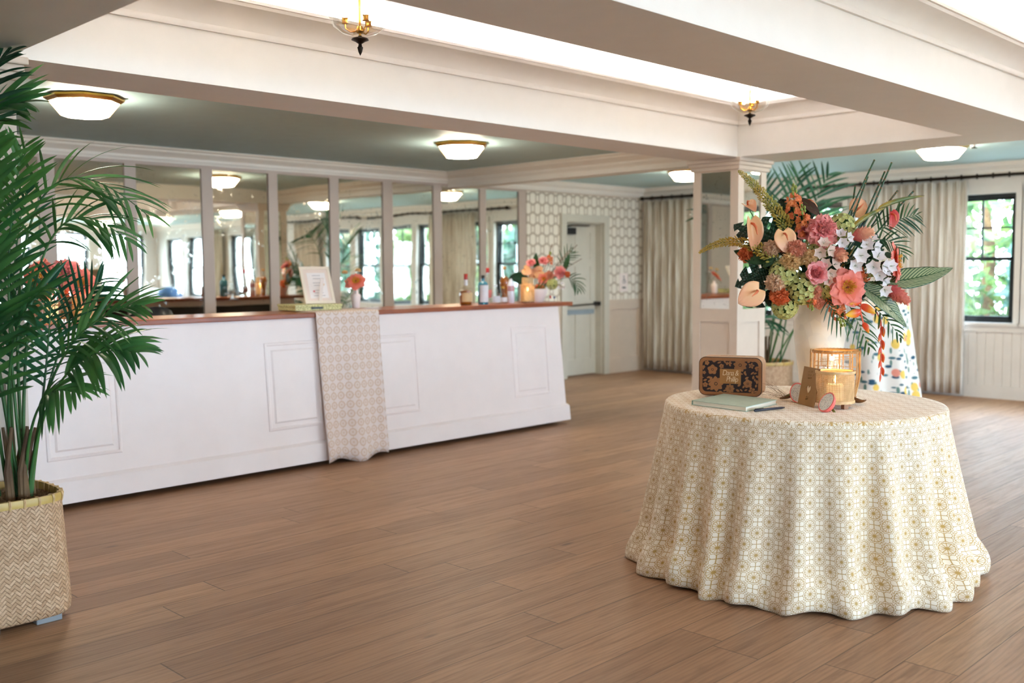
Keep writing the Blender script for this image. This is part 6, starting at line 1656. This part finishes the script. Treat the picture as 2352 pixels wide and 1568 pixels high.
MB().box(-.008, .008, -.014, .014, 0, .001, Matrix.Translation(AB(1264, 682, .15)) @ tc.to_track_quat('Z', 'Y').to_matrix().to_4x4()).build('red_emblem', plain('emblem_red', (200, 70, 70), .5), bpy.data.objects['flower_bowl'])
# big coral arrangement at the left end, half hidden by the palm
lx, ly = 2.26, 6.40
r = empty('flower_bowl', (lx, ly, TZ), 'glass flower bowl at the left end of the bar, hidden by the palm', 'vase')
MB().lathe([(.001, .004), (.05, .004), (.055, .02), (.06, .16), (.056, .16), (.05, .02), (.001, .01)], 30, Matrix.Translation((lx, ly, TZ))).build('bowl', M['glass'], r, smooth=True)
mth = Vector((lx, ly, TZ + .16)); AL = lambda x, y, d=0: at(x, y, 6.05 - d)
for k_, x, y, f, lab, s_ in [('open', 92, 640, (-.2, .2, .9), 'large coral peony blurred behind the palm, left one', 1.25), ('peony', 150, 625, (.2, .3, .9), 'pink peony blurred behind the palm fronds', 1.1), ('open', 185, 650, (.4, .1, .9), 'orange open peony blurred behind the palm, right one', 1.0),
        ('peony', 95, 685, (-.2, -.2, .9), 'deep pink peony blurred low behind the palm', .9), ('carn_orange', 140, 670, (0, 0, 1), 'orange carnation blurred behind the palm', 1.3), ('rose', 205, 690, (.4, -.2, .9), 'red-pink rose near the left cane lantern', .8)]:
    kid(k_, AL(x, y), fc(*f), lab, s_, None, mth, x)

# ---------------------------------------------------------------- garden outside
struct(MB().box(XW + .3, 40, -25, 30, -.25, -.15), 'ground_east', plain('paled_patio', (176, 176, 166), .9, c2=(150, 156, 140)))  # patio rather than grass, made pale grey to cut green bounce indoors
struct(MB().box(-20, XW + .3, -40, YS - .3, -.25, -.15), 'ground_south', plain('paled_patio_south', (176, 176, 168), .9))  # south patio, paled to grey for the same neutral bounce
LG = [leafmat('garden_leaf_%d' % i, a, b_, .5, .45) for i, (a, b_) in enumerate([((84, 116, 58), (46, 78, 48)), ((70, 108, 90), (40, 74, 66)), ((110, 132, 66), (60, 92, 52))])]
def tree(x, y, h, R, i, label, group):
    r_ = random.Random(int(x * 31 + y * 17)); o = empty('garden_tree', (x, y, -.15), label, 'tree', group)
    MB().tube([(x, y, -.15), (x + .1, y, h * .5), (x, y + .1, h * .8)], [.12, .09, .04], 8).build('trunk', M['bark'], o, smooth=True)
    b = MB()
    for k_ in range(1100):
        d = Vector((r_.gauss(0, 1), r_.gauss(0, 1), r_.gauss(0, 1))).normalized() * r_.uniform(.45, 1) ** .5
        p = Vector((x + d.x * R, y + d.y * R, h * .55 + d.z * h * .5)); 
        if p.z < .0: continue
        u = Vector((r_.uniform(-1, 1), r_.uniform(-1, 1), r_.uniform(-1, 1))).normalized(); v_ = u.orthogonal().normalized(); s_ = r_.uniform(.07, .14)
        b.add([p - u * s_ * 1.6, p + v_ * s_ * .6, p + u * s_ * 1.6, p - v_ * s_ * .6], [(0, 1, 2, 3)])
    b.build('crown', LG[i], o)
    return o
spots = [(14.6, -5.2, 3.2, 1.3, 'outside, furthest along the window wall'), (15.2, -2.6, 3.6, 1.4, 'outside, second along the window wall'), (14.4, .4, 2.6, 1.2, 'outside the paired windows nearer the camera side'), (15.6, 2.2, 3.4, 1.4, 'outside, seen through mirrors between curtains'), (14.2, 3.7, 2.3, 1.0, 'low and close outside the window at the right edge'),
         (15.4, 5.4, 3.3, 1.3, 'outside behind the bouquet'), (14.4, 7.6, 2.8, 1.2, 'outside behind the corner curtain'), (17.5, 3.6, 4.2, 1.8, 'taller, further off beyond the right window'), (17.8, 8.0, 4.0, 1.8, 'tall, far off at the corner')]
for i, (x, y, h, R, lab) in enumerate(spots): tree(x, y, h, R, i % 3, ('bright green leafy shrub ' if h < 3.5 else 'large green tree ') + lab, 'garden shrubs outside the windows')
